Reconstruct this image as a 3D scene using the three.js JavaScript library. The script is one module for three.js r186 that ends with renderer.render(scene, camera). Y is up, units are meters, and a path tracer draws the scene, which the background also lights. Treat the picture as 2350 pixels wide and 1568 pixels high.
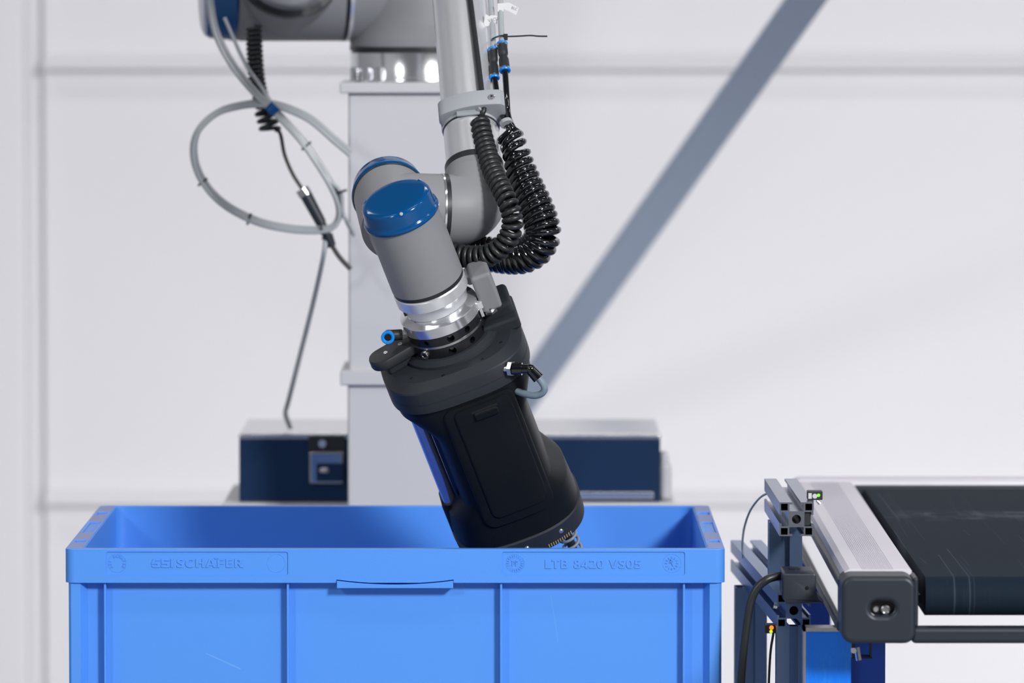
import * as THREE from 'three';
import { RoundedBoxGeometry } from 'three/addons/geometries/RoundedBoxGeometry.js';
import { TextGeometry } from 'three/addons/geometries/TextGeometry.js';
import { FontLoader } from 'three/addons/loaders/FontLoader.js';
import { mergeGeometries, toCreasedNormals } from 'three/addons/utils/BufferGeometryUtils.js';
import { Brush, Evaluator, SUBTRACTION } from 'three-bvh-csg';
import { RectAreaLightUniformsLib } from 'three/addons/lights/RectAreaLightUniformsLib.js';

// ------------------------------------------------------------------ camera, light, exposure
const W = 2350, H = 1568, F = 13256;                      // long lens: focal length in pixels of the frame
const scene = new THREE.Scene();
scene.background = new THREE.Color(0x000000);
const camera = new THREE.PerspectiveCamera(2 * Math.atan(H / 2 / F) * 180 / Math.PI, W / H, 0.1, 60);
camera.filmGauge = 36;
camera.position.set(0, 1.45, 7);
camera.rotation.order = 'YXZ';
camera.rotation.y = Math.atan(12 / F);
camera.rotation.x = -Math.atan(811 / F);
camera.focus = 7.12;
camera.userData.fStop = 4.8;
camera.updateMatrixWorld(true);
camera.updateProjectionMatrix();

const renderer = new THREE.WebGLRenderer({ antialias: true });
renderer.toneMapping = THREE.LinearToneMapping;
renderer.toneMappingExposure = 0.97;
renderer.shadowMap.enabled = true;
RectAreaLightUniformsLib.init();

const V = (x, y, z) => new THREE.Vector3(x, y, z);
// a surveyed point: the spot at depth z whose sight line was measured at (px, py)
function P(px, py, z) {
  const d = V((px - W / 2) / F, (H / 2 - py) / F, -1).applyQuaternion(camera.quaternion);
  return camera.position.clone().addScaledVector(d, (z - camera.position.z) / d.z);
}

// lamps: every lamp is a housing with a glowing face and an area light of the same size in front of it
const LAMPS = [
  // position, aim, width, height, radiance, label, name
  [[3.28, 3.8, 5.34], [-0.15, 0.75, -0.2], 1.0, 1.0, 138, 'big square work light panel high up at the right of the aisle', 'work_light'],
  [[-3.2, 3.3, 4.4], [-0.15, 0.75, -0.6], 0.4, 0.8, 58, 'narrow upright work light panel high up at the left of the aisle', 'work_light'],
  [[1.55, 0.16, -2.55], [0.75, 0.25, -3.65], 0.6, 0.2, 11, 'added unseen low lamp near the floor brightening the white wall behind the conveyor', 'added_floor_lamp'],  // added out of frame to lift the lower right of the wall
  [[-0.35, 0.22, -2.15], [-0.35, 0.55, -3.65], 0.8, 0.2, 5, 'added unseen low lamp near the floor behind the white bench brightening the wall', 'added_floor_lamp'],  // added out of sight behind the bench to brighten the middle of the wall
];
const CEILING_LAMPS = [[-2.6, -2.1], [0.2, -2.1], [3.0, -2.1], [-2.6, 1.4], [0.2, 1.4], [3.0, 1.4]];
const CEILING_RADIANCE = 6, CEILING_Y = 4.2;

// ------------------------------------------------------------------ helpers
let seed = 7;
const rnd = () => { seed = (seed * 1664525 + 1013904223) >>> 0; return seed / 4294967296; };
const M = (o) => new THREE.MeshPhysicalMaterial(o);
const lin = (r, g, b) => new THREE.Color().setRGB(r, g, b);
const taken = {};
function numbered(name) {
  const n = taken[name] = (taken[name] ?? -1) + 1;
  return n ? `${name}_${String(n).padStart(3, '0')}` : name;
}
function thing(name, label, category, pos, group) {
  const o = new THREE.Group();
  o.name = numbered(name); o.position.copy(pos); scene.add(o);
  o.userData = { label, category };
  if (group) o.userData.group = group;
  return o;
}
function shadows(m) { m.castShadow = true; m.receiveShadow = true; return m; }
// geometry is given in world space; it is stored relative to the thing's base
function part(parent, name, geo, mat, label) {
  let root = parent; while (root.parent && root.parent !== scene) root = root.parent;
  const p = root.position;
  const m = shadows(new THREE.Mesh(geo.clone().translate(-p.x, -p.y, -p.z), mat));
  m.name = name; parent.add(m);
  if (label) m.userData.label = label;
  return m;
}
function structure(name, geo, mat) {
  const m = shadows(new THREE.Mesh(geo, mat));
  m.name = name; m.userData = { kind: 'structure' }; scene.add(m); return m;
}
const nonIdx = (g) => g.index ? g.toNonIndexed() : g;
const clean = (g) => { g = nonIdx(g); for (const k of Object.keys(g.attributes)) if (!['position', 'normal', 'uv'].includes(k)) g.deleteAttribute(k); return g; };
const join = (...gs) => mergeGeometries(gs.flat().map(clean));
const crease = (g, a = 0.6) => toCreasedNormals(g.scale(1000, 1000, 1000), a).scale(0.001, 0.001, 0.001);   // it matches corners on a grid of 0.01 units, so work in mm
const box = (x0, x1, y0, y1, z0, z1) => new THREE.BoxGeometry(x1 - x0, y1 - y0, z1 - z0).translate((x0 + x1) / 2, (y0 + y1) / 2, (z0 + z1) / 2);
const rbox = (x0, x1, y0, y1, z0, z1, r = 0.003, s = 3) => new RoundedBoxGeometry(x1 - x0, y1 - y0, z1 - z0, s, r).translate((x0 + x1) / 2, (y0 + y1) / 2, (z0 + z1) / 2);
function frameMatrix(o, ey, hint = V(0, 0, 1)) {
  const y = ey.clone().normalize(), x = new THREE.Vector3().crossVectors(y, hint).normalize(), z = new THREE.Vector3().crossVectors(x, y);
  return new THREE.Matrix4().makeBasis(x, y, z).setPosition(o);
}
// profile: [radius, distance along axis]
function lathe(profile, o, axis, seg = 64, ang = 0.5) {
  const g = new THREE.LatheGeometry(profile.map(([r, h]) => new THREE.Vector2(Math.max(r, 1e-6), h)), seg);
  g.applyMatrix4(frameMatrix(o, axis, Math.abs(axis.z) > 0.9 * axis.length() ? V(0, 1, 0) : V(0, 0, 1)));
  return ang ? crease(g, ang) : g;
}
const cyl = (a, b, r0, r1 = r0, seg = 32) => { const d = b.clone().sub(a), l = d.length(); return lathe([[0, 0], [r0, 0], [r1, l], [0, l]], a, d.normalize(), seg); };
const curve = (pts, t = 0.5) => new THREE.CatmullRomCurve3(pts, false, 'catmullrom', t);
const tube = (pts, r, n = 80, seg = 10) => new THREE.TubeGeometry(curve(pts), n, r, seg, false);
function capTube(pts, r, n = 80, seg = 10) {
  const a = pts[0], b = pts[pts.length - 1];
  return join(tube(pts, r, n, seg), new THREE.SphereGeometry(r, seg, 6).translate(a.x, a.y, a.z), new THREE.SphereGeometry(r, seg, 6).translate(b.x, b.y, b.z));
}
// helix wound round a path; rad(t) is the winding radius, phase sets the start
function helixPoints(path, turns, rad, phase = 0, per = 18, warp = (t) => t) {
  const N = Math.round(turns * per), c = curve(path), fr = c.computeFrenetFrames(N, false), out = [];
  for (let i = 0; i <= N; i++) {
    const t = i / N, a = phase + warp(t) * turns * Math.PI * 2, p = c.getPointAt(t), r = rad(t);
    out.push(p.clone().addScaledVector(fr.normals[i], Math.cos(a) * r).addScaledVector(fr.binormals[i], Math.sin(a) * r));
  }
  return out;
}
// sweep of circles with changing radius
function sweep(pts, radii, seg = 40) {
  const n = pts.length, pos = [], idx = [], tang = [];
  for (let i = 0; i < n; i++) tang.push(pts[Math.min(n - 1, i + 1)].clone().sub(pts[Math.max(0, i - 1)]).normalize());
  let nrm = new THREE.Vector3().crossVectors(tang[0], V(0.31, 0.2, 0.93)).normalize();
  for (let i = 0; i < n; i++) {
    nrm.addScaledVector(tang[i], -nrm.dot(tang[i])).normalize();
    const bn = new THREE.Vector3().crossVectors(tang[i], nrm);
    for (let k = 0; k < seg; k++) {
      const a = k / seg * Math.PI * 2, p = pts[i].clone().addScaledVector(nrm, Math.cos(a) * radii[i]).addScaledVector(bn, Math.sin(a) * radii[i]);
      pos.push(p.x, p.y, p.z);
    }
  }
  for (let i = 0; i < n - 1; i++) for (let k = 0; k < seg; k++) {
    const a = i * seg + k, b = i * seg + (k + 1) % seg, c = a + seg, d = b + seg;
    idx.push(a, b, c, b, d, c);
  }
  const g = new THREE.BufferGeometry();
  g.setAttribute('position', new THREE.Float32BufferAttribute(pos, 3));
  g.setAttribute('uv', new THREE.Float32BufferAttribute(new Float32Array(pos.length / 3 * 2), 2));
  g.setIndex(idx); g.computeVertexNormals();
  return g;
}
function roundRect(x0, y0, x1, y1, r, S = THREE.Shape) {
  const s = new S();
  s.moveTo(x0 + r, y0); s.lineTo(x1 - r, y0); s.absarc(x1 - r, y0 + r, r, -Math.PI / 2, 0);
  s.lineTo(x1, y1 - r); s.absarc(x1 - r, y1 - r, r, 0, Math.PI / 2);
  s.lineTo(x0 + r, y1); s.absarc(x0 + r, y1 - r, r, Math.PI / 2, Math.PI);
  s.lineTo(x0, y0 + r); s.absarc(x0 + r, y0 + r, r, Math.PI, Math.PI * 1.5);
  return s;
}
const extrude = (shape, depth, bevel = 0, curveSegments = 10) => new THREE.ExtrudeGeometry(shape, { depth, bevelEnabled: bevel > 0, bevelSize: bevel, bevelThickness: bevel, bevelSegments: bevel > 0.003 ? 8 : 2, bevelOffset: -bevel, curveSegments });
function noiseTexture(n, fn, srgb, rx = 1, ry = 1) {
  const d = new Uint8Array(n * n * 4);
  for (let j = 0; j < n; j++) for (let i = 0; i < n; i++) {
    const c = fn(i / n, j / n), k = (j * n + i) * 4;
    d[k] = c[0] * 255; d[k + 1] = c[1] * 255; d[k + 2] = c[2] * 255; d[k + 3] = 255;
  }
  const t = new THREE.DataTexture(d, n, n);
  t.magFilter = THREE.LinearFilter; t.minFilter = THREE.LinearMipmapLinearFilter; t.generateMipmaps = true;
  t.wrapS = t.wrapT = THREE.RepeatWrapping; t.repeat.set(rx, ry);
  if (srgb) t.colorSpace = THREE.SRGBColorSpace;
  t.needsUpdate = true; return t;
}
const font = await new FontLoader().loadAsync('fonts/droid/droid_sans_bold.typeface.json');
const fontThin = await new FontLoader().loadAsync('fonts/droid/droid_sans_regular.typeface.json');
function text(str, size, depth, f = font, bevel = 0) {
  const g = new TextGeometry(str, { font: f, size, depth, curveSegments: 4, bevelEnabled: bevel > 0, bevelSize: bevel, bevelThickness: bevel, bevelSegments: 1 });
  g.computeBoundingBox(); return g;
}
function fitText(str, x0, x1, y0, y1, z, depth, f = font) {      // letters stretched to a measured rectangle
  const g = text(str, 1, 1, f), b = g.boundingBox;
  g.translate(-b.min.x, -b.min.y, 0).scale((x1 - x0) / (b.max.x - b.min.x), (y1 - y0) / (b.max.y - b.min.y), depth).translate(x0, y0, z);
  return g;
}

// ------------------------------------------------------------------ materials
const speck = noiseTexture(256, () => { const v = 0.5 + (rnd() - 0.5) * 0.9; return [v, v, v]; }, false, 6, 6);
const MAT = {
  wall: M({ color: lin(0.75, 0.74, 0.775), roughness: 0.6 }),
  wallFar: M({ color: lin(0.055, 0.07, 0.10), roughness: 0.8 }),
  wallSide: M({ color: lin(0.30, 0.30, 0.32), roughness: 0.8 }),
  ceiling: M({ color: lin(0.07, 0.075, 0.085), roughness: 0.9 }),
  floor: M({ color: lin(0.36, 0.36, 0.37), roughness: 0.5 }),
  brace: M({ color: lin(0.32, 0.39, 0.52), roughness: 0.6 }),
  lampBody: M({ color: lin(0.3, 0.3, 0.3), roughness: 0.6 }),
  glow: M({ color: 0xffffff, emissive: 0xffffff, emissiveIntensity: 4, roughness: 0.5 }),
  robotGrey: M({ color: lin(0.25, 0.255, 0.27), roughness: 0.5, specularIntensity: 0.7, bumpMap: speck, bumpScale: 0.00012 }),
  robotGreyLight: M({ color: lin(0.36, 0.38, 0.41), roughness: 0.6, bumpMap: speck, bumpScale: 0.0001 }),
  alu: M({ color: lin(0.84, 0.85, 0.88), roughness: 0.27, metalness: 0.62 }),
  aluShiny: M({ color: lin(0.82, 0.83, 0.86), roughness: 0.16, metalness: 0.85 }),
  chrome: M({ color: lin(0.75, 0.77, 0.8), roughness: 0.08, metalness: 1 }),
  steel: M({ color: lin(0.62, 0.62, 0.63), roughness: 0.25, metalness: 1 }),
  columnGrey: M({ color: lin(0.60, 0.60, 0.63), roughness: 0.45, metalness: 0.1 }),
  blueCap: M({ color: lin(0.002, 0.070, 0.225), roughness: 0.12, specularIntensity: 0.75 }),
  blackRing: M({ color: lin(0.015, 0.018, 0.022), roughness: 0.4 }),
  blackGloss: M({ color: lin(0.006, 0.007, 0.009), roughness: 0.08, clearcoat: 1, clearcoatRoughness: 0.03 }),
  blackRubber: M({ color: lin(0.016, 0.019, 0.021), roughness: 0.38 }),
  blackAnod: M({ color: lin(0.010, 0.011, 0.014), roughness: 0.25 }),
  blackPlastic: M({ color: lin(0.02, 0.023, 0.027), roughness: 0.45 }),
  bore: M({ color: lin(0.003, 0.003, 0.004), roughness: 0.35 }),  // near-black for the shade inside holes, slots and sockets
  fittingBlue: M({ color: lin(0.0, 0.24, 0.75), roughness: 0.35 }),
  hoseClear: M({ color: lin(0.52, 0.55, 0.58), roughness: 0.22, transmission: 0.3, thickness: 0 }),
  hoseGrey: M({ color: lin(0.42, 0.44, 0.47), roughness: 0.4 }),
  cableBlue: M({ color: lin(0.25, 0.33, 0.4), roughness: 0.4, transmission: 0.2 }),
  paper: M({ color: lin(0.70, 0.70, 0.72), roughness: 0.8 }),
  ink: M({ color: lin(0.08, 0.08, 0.09), roughness: 0.8 }),
  navyBox: M({ color: lin(0.012, 0.03, 0.075), roughness: 0.22 }),  // navy stands for the dark blue reflection in the box steel
  brushed: M({ color: lin(0.76, 0.76, 0.78), roughness: 0.22, metalness: 0.9 }),
  darkGrey: M({ color: lin(0.016, 0.022, 0.034), roughness: 0.42 }),
  profile: M({ color: lin(0.42, 0.46, 0.54), roughness: 0.28, metalness: 1 }),
  railAlu: M({ color: lin(0.78, 0.75, 0.82), roughness: 0.5, metalness: 0.2 }),
  legBlue: M({ color: lin(0.0, 0.055, 0.40), roughness: 0.4 }),
  gold: M({ color: lin(0.9, 0.66, 0.28), roughness: 0.35, metalness: 0.5 }),
  ledGreen: M({ color: lin(0.1, 0.5, 0.02), emissive: lin(0.25, 1, 0.02), emissiveIntensity: 1.2 }),
  ledOrange: M({ color: lin(0.5, 0.1, 0.02), emissive: lin(1, 0.25, 0.02), emissiveIntensity: 1.4 }),
  ledYellow: M({ color: lin(0.4, 0.5, 0.02), emissive: lin(0.6, 0.9, 0.02), emissiveIntensity: 1.0 }),
  profileBlueBounce: M({ color: lin(0.20, 0.30, 0.48), roughness: 0.3, metalness: 0.9 }),  // aluminium tinted with the blue light thrown back by the bin
  sealGrey: M({ color: lin(0.28, 0.31, 0.33), roughness: 0.5 }),
  binBlue: M({ color: lin(0.082, 0.300, 0.86), roughness: 0.42, bumpMap: speck, bumpScale: 0.00006 }),
  binWorn: M({ color: lin(0.28, 0.32, 0.56), roughness: 0.7 }),
};
// fine printed layers on the gripper shell
const layers = noiseTexture(64, (u, v) => { const a = 0.5 + 0.5 * Math.sin(v * Math.PI * 2 * 8) + (rnd() - 0.5) * 0.3; const c = Math.min(1, Math.max(0, a)); return [c, c, c]; }, false, 1, 1);
layers.repeat.set(200, 200);
MAT.shell = M({ color: lin(0.008, 0.010, 0.012), roughness: 0.42, specularIntensity: 0.28, bumpMap: layers, bumpScale: 0.00005 });
MAT.lid = M({ color: lin(0.022, 0.027, 0.034), roughness: 0.48, specularIntensity: 0.6, bumpMap: layers, bumpScale: 0.00005 });
MAT.shellTop = M({ color: lin(0.024, 0.029, 0.036), roughness: 0.55, specularIntensity: 0.6, bumpMap: speck, bumpScale: 0.0002 });

// ------------------------------------------------------------------ the hall
const ZW = -3.65, XL = -4.6, XR = 5.6, ZF = 9.6, YC = 4.6;
structure('floor', box(XL, XR, -0.2, 0, ZW - 0.2, ZF + 0.2), MAT.floor);
structure('ceiling', box(XL, XR, YC, YC + 0.2, ZW - 0.2, ZF + 0.2), MAT.ceiling);
structure('wall_left', box(XL - 0.2, XL, 0, YC, ZW - 0.2, ZF + 0.2), MAT.wallSide);
structure('wall_right', box(XR, XR + 0.2, 0, YC, ZW - 0.2, ZF + 0.2), MAT.wallSide);
structure('wall_front', box(XL, XR, 0, YC, ZF, ZF + 0.2), MAT.wallFar);
const XPOST = P(62, 784, ZW).x;
structure('wall_back', box(XPOST + 0.034, XR, 0, YC, ZW - 0.2, ZW), MAT.wall);
structure('wall_back_001', box(XL, XPOST + 0.034, 0, YC, ZW - 0.2, ZW - 0.022), MAT.wall);
{
  // raised horizontal rails of the panelled wall, sloped on top, and the flat post at the left
  let n = 1;
  for (const py of [145, 1143]) {
    const c = P(1187, py, ZW), s = new THREE.Shape();
    s.moveTo(0, -0.012); s.lineTo(0.030, -0.010); s.lineTo(0.030, -0.006); s.lineTo(0.004, 0.014); s.lineTo(0, 0.014); s.closePath();
    const x0 = XPOST + 0.034;
    const gg = extrude(s, XR - x0); const q = gg.attributes.position;
    for (let i = 0; i < q.count; i++) { const a = q.getX(i), b = q.getY(i), d = q.getZ(i); q.setXYZ(i, x0 + d, c.y + b, ZW + a); }
    const idxFlip = gg.attributes.position.array; // mirror-free mapping (x,y,z)->(z,y,x): flip the winding
    for (let i = 0; i < idxFlip.length; i += 9) for (let k = 0; k < 3; k++) { const t = idxFlip[i + 3 + k]; idxFlip[i + 3 + k] = idxFlip[i + 6 + k]; idxFlip[i + 6 + k] = t; }
    gg.computeVertexNormals();
    structure(`trim_${n++}`, crease(gg, 0.3), MAT.wall);
  }
  structure(`trim_${n++}`, rbox(XPOST - 0.5, XPOST, 0, YC - 0.01, ZW - 0.022, ZW + 0.035, 0.008), MAT.wall);
}
{
  // slanting steel brace standing in front of the back wall
  const a = P(1848, 0, -2.25), b = P(1281, 800, -3.28), d = b.clone().sub(a).normalize();
  const top = a.clone().addScaledVector(d, -(3.4 - a.y) / -d.y), foot = b.clone().addScaledVector(d, (ZW + 0.05 - b.z) / d.z);
  const o = thing('steel_brace', 'slanting blue-grey steel brace in front of the white panelled wall', 'brace', foot);
  const len = top.distanceTo(foot), m = frameMatrix(foot, top.clone().sub(foot));
  part(o, 'tube', new RoundedBoxGeometry(0.055, len, 0.055, 2, 0.006).translate(0, len / 2, 0).applyMatrix4(m), MAT.brace);
  part(o, 'foot_plate', box(foot.x - 0.07, foot.x + 0.07, foot.y - 0.09, foot.y + 0.09, ZW + 0.001, ZW + 0.012), MAT.brace);
}
// lamps
function addLamp(name, label, pos, target, w, h, radiance, group) {
  const p = V(...pos), t = V(...target), o = thing(name, label, 'lamp', p, group);
  const dir = t.clone().sub(p).normalize();
  const up = Math.abs(dir.y) > 0.99 ? V(0, 0, 1) : V(0, 1, 0);
  const m = new THREE.Matrix4().lookAt(p, t, up).setPosition(p);          // -z looks at the target
  part(o, 'housing', new RoundedBoxGeometry(w + 0.06, h + 0.06, 0.05, 2, 0.01).translate(0, 0, 0.03).applyMatrix4(m), MAT.lampBody);
  part(o, 'diffuser', new THREE.BoxGeometry(w, h, 0.006).translate(0, 0, 0.003).applyMatrix4(m), MAT.glow);
  const l = new THREE.RectAreaLight(0xffffff, radiance, w, h);
  l.position.copy(p).addScaledVector(dir, 0.012); l.lookAt(t); l.updateMatrixWorld();
  l.castShadow = true; scene.add(l);
  // three's area light shines along its own -z, as lookAt for lights sets it
  return o;
}
for (const [pos, tgt, w, h, L, label, name] of LAMPS) {
  const o = addLamp(name, label, pos, tgt, w, h, L);
  const y = pos[1];
  if (y < 1) { part(o, 'foot', box(pos[0] - 0.1, pos[0] + 0.1, 0, 0.03, pos[2] + 0.02, pos[2] + 0.14), MAT.lampBody); continue; }
  part(o, 'hanger', cyl(V(pos[0] - 0.02, y + h * 0.4, pos[2] + 0.06), V(pos[0] - 0.02, YC, pos[2] + 0.06), 0.012, 0.012, 10), MAT.lampBody);
}
for (const [x, z] of CEILING_LAMPS) {
  const o = addLamp('ceiling_lamp', `long ceiling lamp ${z < 0 ? 'next to the white panelled wall' : 'over the aisle in front of the bin'}, ${x < -1 ? 'near the left side wall' : x > 1 ? 'near the right side wall' : 'in the middle'}`, [x, CEILING_Y, z], [x, 0, z], 1.5, 0.3, CEILING_RADIANCE, 'ceiling lamps of the hall');
  for (const dx of [-0.6, 0.6]) part(o, 'hanger', cyl(V(x + dx, CEILING_Y + 0.05, z), V(x + dx, YC, z), 0.006, 0.006, 8), MAT.lampBody);
}

// ------------------------------------------------------------------ blue bin
const RIM = P(900, 1261, 0).y, BX0 = P(149, 1300, 0).x, BX1 = P(1664, 1300, 0).x, BZ0 = 0, BZ1 = -0.6, BB = RIM - 0.42;
const bX = (px) => P(px, 1300, 0).x, bY = (py) => P(900, py, 0).y;
{
  const o = thing('storage_bin', 'large open blue plastic storage bin with raised lettering on its rim', 'bin', V((BX0 + BX1) / 2, BB, -0.3));
  const mat = MAT.binBlue;
  const rimB = bY(1338);                                 // underside of the rim band
  const flat = (g) => g.rotateX(Math.PI / 2);              // shape (x, z) extruded downwards
  const ringShape = (holes) => {
    const s = roundRect(BX0, BZ1, BX1, BZ0, 0.012);
    s.holes.push(roundRect(BX0 + 0.021, BZ1 + 0.018, BX1 - 0.021, BZ0 - 0.018, 0.010, THREE.Path));
    for (const h of holes) s.holes.push(h);
    return s;
  };
  const pockets = [];
  for (const [z0, z1] of [[-0.118, -0.085], [-0.36, -0.215], [-0.50, -0.455]]) for (const x of [BX0, BX1 - 0.021])
    pockets.push(roundRect(x + 0.005, z0, x + 0.0175, z1, 0.0015, THREE.Path));
  const place = (g, y) => g.translate(0, y, 0);
  const top = place(flat(extrude(ringShape(pockets), 0.0012, 0.0006, 12)), RIM - 0.0006);
  const rim = part(o, 'rim', crease(top, 0.5), mat);
  for (const side of [0, 1]) for (const [z0, z1] of [[-0.085, -0.018], [-0.215, -0.118], [-0.455, -0.36], [-0.585, -0.5]]) {
    const x = side ? BX1 - 0.0205 : BX0 + 0.0005;
    part(rim, 'worn_edge', box(x + 0.001, x + 0.019, RIM, RIM + 0.00035, z0 + 0.002, z1 - 0.002), MAT.binWorn, 'scuffed greyish rim top');
  }
  // band under the rim: its front carries two recessed label fields with rounded corners
  const fields = [[243, 661], [1152, 1572]].map(([a, b]) => [bX(a), bX(b)]), fd = 0.0013, fyt = bY(1267), fyb = bY(1320.5), fr = 0.003;
  const notched = () => {
    const s = new THREE.Shape(), R = 0.012, z = BZ0;
    s.moveTo(BX0 + R, BZ1); s.lineTo(BX1 - R, BZ1); s.absarc(BX1 - R, BZ1 + R, R, -Math.PI / 2, 0); s.lineTo(BX1, z - R); s.absarc(BX1 - R, z - R, R, 0, Math.PI / 2);
    for (const [a, b] of [fields[1], fields[0]]) { s.lineTo(b, z); s.lineTo(b, z - fd); s.lineTo(a, z - fd); s.lineTo(a, z); }
    s.lineTo(BX0 + R, z); s.absarc(BX0 + R, z - R, R, Math.PI / 2, Math.PI); s.lineTo(BX0, BZ1 + R); s.absarc(BX0 + R, BZ1 + R, R, Math.PI, Math.PI * 1.5);
    s.holes.push(roundRect(BX0 + 0.021, BZ1 + 0.018, BX1 - 0.021, BZ0 - 0.018, 0.010, THREE.Path));
    return s;
  };
  const corners = [];
  for (const [a, b] of fields) for (const [x, sx] of [[a, 1], [b, -1]]) for (const [y, sy] of [[fyt, -1], [fyb, 1]]) {
    const s = new THREE.Shape(); s.moveTo(x, y); s.lineTo(x + sx * fr, y); s.quadraticCurveTo(x, y, x, y + sy * fr); s.closePath(); corners.push(extrude(s, fd + 0.0003, 0, 6).translate(0, 0, -fd - 0.0003));
  }
  const layer = (s, yt, yb, b = 0) => place(flat(extrude(s, yt - yb, b, 12)), yt);
  // grip lip let into the lower edge of the band, with a real curved gap above it
  const ga = bX(773), gb = bX(1040), gy0 = bY(1350), gyt = bY(1333), gym = bY(1342), gap = 0.0013;
  const lipShape = (e, y0, dy) => { const s = new THREE.Shape(); s.moveTo(ga - e, y0); s.lineTo(gb + e, y0); s.lineTo(gb + e, gyt + dy); s.quadraticCurveTo((ga + gb) / 2, 2 * gym - gyt + dy, ga - e, gyt + dy); s.closePath(); return s; };
  const csg = new Evaluator(); csg.useGroups = false;
  const asBrush = (g) => { const b = new Brush(clean(g)); b.updateMatrixWorld(); return b; };
  const lower = csg.evaluate(asBrush(layer(ringShape([]), fyb, rimB)), asBrush(extrude(lipShape(0.0005, gy0 - 0.002, gap), 0.026, 0, 32).translate(0, 0, -0.014)), SUBTRACTION).geometry;
  part(o, 'rim_band', crease(join(layer(ringShape([]), RIM - 0.0018, fyt), layer(notched(), fyt, fyb), lower, corners), 0.5), mat);
  part(o, 'grip_lip', extrude(lipShape(0, gy0, 0), 0.0185, 0.0005, 32).translate(0, 0, -0.0165), mat);
  // raised lettering in the label fields
  const fz = -0.0014, dz = 0.0011;
  const lettering = (g) => part(o, 'lettering', g, mat, 'raised moulded letters in the bin plastic');
  {
    // angular S S I mark
    const yb = bY(1303), yt = bY(1283), h = yt - yb, slab = (pts, x, w) => { const s = new THREE.Shape(); pts.forEach(([u, v], i) => s[i ? 'lineTo' : 'moveTo'](x + u * w, yb + v * h)); s.closePath(); return extrude(s, dz); };
    const t = 0.22, S1 = [[0.28, 1], [1, 1], [1, 1 - t], [0.5, 1 - t], [0.4, 0.62], [1, 0.62], [1, 0], [0.2, 0], [0.1, t], [0.72, t], [0.72, 0.4], [0, 0.4]];
    const S2 = [[0, 1], [1, 1], [1, 1 - t], [0.3, 1 - t], [0.3, 0.62], [1, 0.62], [1, 0], [0, 0], [0, t], [0.7, t], [0.7, 0.4], [0, 0.4]];
    const w1 = bX(367) - bX(346);
    lettering(join(slab(S1, bX(346), w1), slab(S2, bX(370), bX(389) - bX(370)), slab([[0, 0], [1, 0], [1, 1], [0, 1]], bX(392), bX(397.5) - bX(392))).translate(0, 0, fz));
    lettering(join(fitText('SCHAFER', bX(406), bX(558), yb, yt, fz, dz),
      ...[494.5, 502].map((p) => box(bX(p - 1.8), bX(p + 1.8), bY(1283.5), bY(1280.5), fz, fz + dz))));
    lettering(fitText('LTB', bX(1251), bX(1304), bY(1305), bY(1285), fz, dz));
    lettering(fitText('8420', bX(1317), bX(1386), bY(1305), bY(1285), fz, dz));
    lettering(fitText('VS05', bX(1398), bX(1472), bY(1305), bY(1285), fz, dz));
  }
  const disc = (px, inner) => {
    const c = V(bX(px), bY(1293), fz);
    const r = bX(px + 21) - bX(px);
    return join(new THREE.TorusGeometry(r, 0.00045, 6, 48).translate(c.x, c.y, c.z), ...inner(c, r));
  };
  const around = (str, c, r, a0, a1, size) => [...str].map((ch, i) => {
    if (ch === ' ') return null;
    const a = a0 + (a1 - a0) * i / (str.length - 1), g = text(ch, size, dz * 0.7), b = g.boundingBox;
    return g.translate(-(b.min.x + b.max.x) / 2, -(b.min.y + b.max.y) / 2, 0).rotateZ(a - Math.PI / 2).translate(c.x + Math.cos(a) * r, c.y + Math.sin(a) * r, c.z);
  }).filter(Boolean);
  part(o, 'moulded_mark', disc(269, (c, r) => around('SSI SCHAFER', c, r * 0.78, 3.75, -0.55, 0.0034)), mat);
  part(o, 'moulded_mark', disc(634, () => []), mat);
  part(o, 'moulded_mark', disc(1182, (c, r) => [
    new THREE.TorusGeometry(r * 0.55, 0.0003, 6, 40).translate(c.x, c.y, c.z), fitText('PP', c.x - r * 0.34, c.x + r * 0.34, c.y - r * 0.3, c.y + r * 0.3, c.z, dz),
    ...Array.from({ length: 20 }, (_, i) => new THREE.BoxGeometry(0.0007, 0.0026, dz).translate(0, r * 0.79, dz / 2).rotateZ(i / 20 * Math.PI * 2).translate(c.x, c.y, c.z))]), mat);
  part(o, 'moulded_mark', disc(1542, (c, r) => [
    ...Array.from({ length: 12 }, (_, i) => new THREE.BoxGeometry(0.0009, 0.0024, dz).translate(0, r * 0.62, dz / 2).rotateZ(i / 12 * Math.PI * 2).translate(c.x, c.y, c.z)),
    ...[[0, -0.35, 0, 0.4], [0, 0.4, -0.2, 0.12], [0, 0.4, 0.2, 0.12]].map(([ax, ay, bx, by]) => { const dx = (bx - ax) * r, dy = (by - ay) * r; return new THREE.BoxGeometry(0.0011, Math.hypot(dx, dy), dz).rotateZ(Math.atan2(-dx, dy)).rotateZ(0).translate((ax + bx) / 2 * r, (ay + by) / 2 * r, dz / 2).rotateZ(0.45).translate(c.x, c.y, c.z); })]), mat);
  // walls: recessed panels, ribs and corner posts
  const zp = -0.0165, ribs = [240, 660, 1150, 1570].map(bX);
  const scratchy = (seedN, marks) => {
    const cv = document.createElement('canvas'); cv.width = cv.height = 512; const c = cv.getContext('2d');
    c.fillStyle = 'rgb(81,149,238)'; c.fillRect(0, 0, 512, 512);
    c.lineCap = 'round';
    for (const [x0, y0, x1, y1, w, al] of marks) { c.strokeStyle = `rgba(150,190,245,${al})`; c.lineWidth = w; c.beginPath(); c.moveTo(x0 * 512, y0 * 512); c.lineTo(x1 * 512, y1 * 512); c.stroke(); }
    const t = new THREE.CanvasTexture(cv); t.colorSpace = THREE.SRGBColorSpace; return t;
  };
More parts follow.
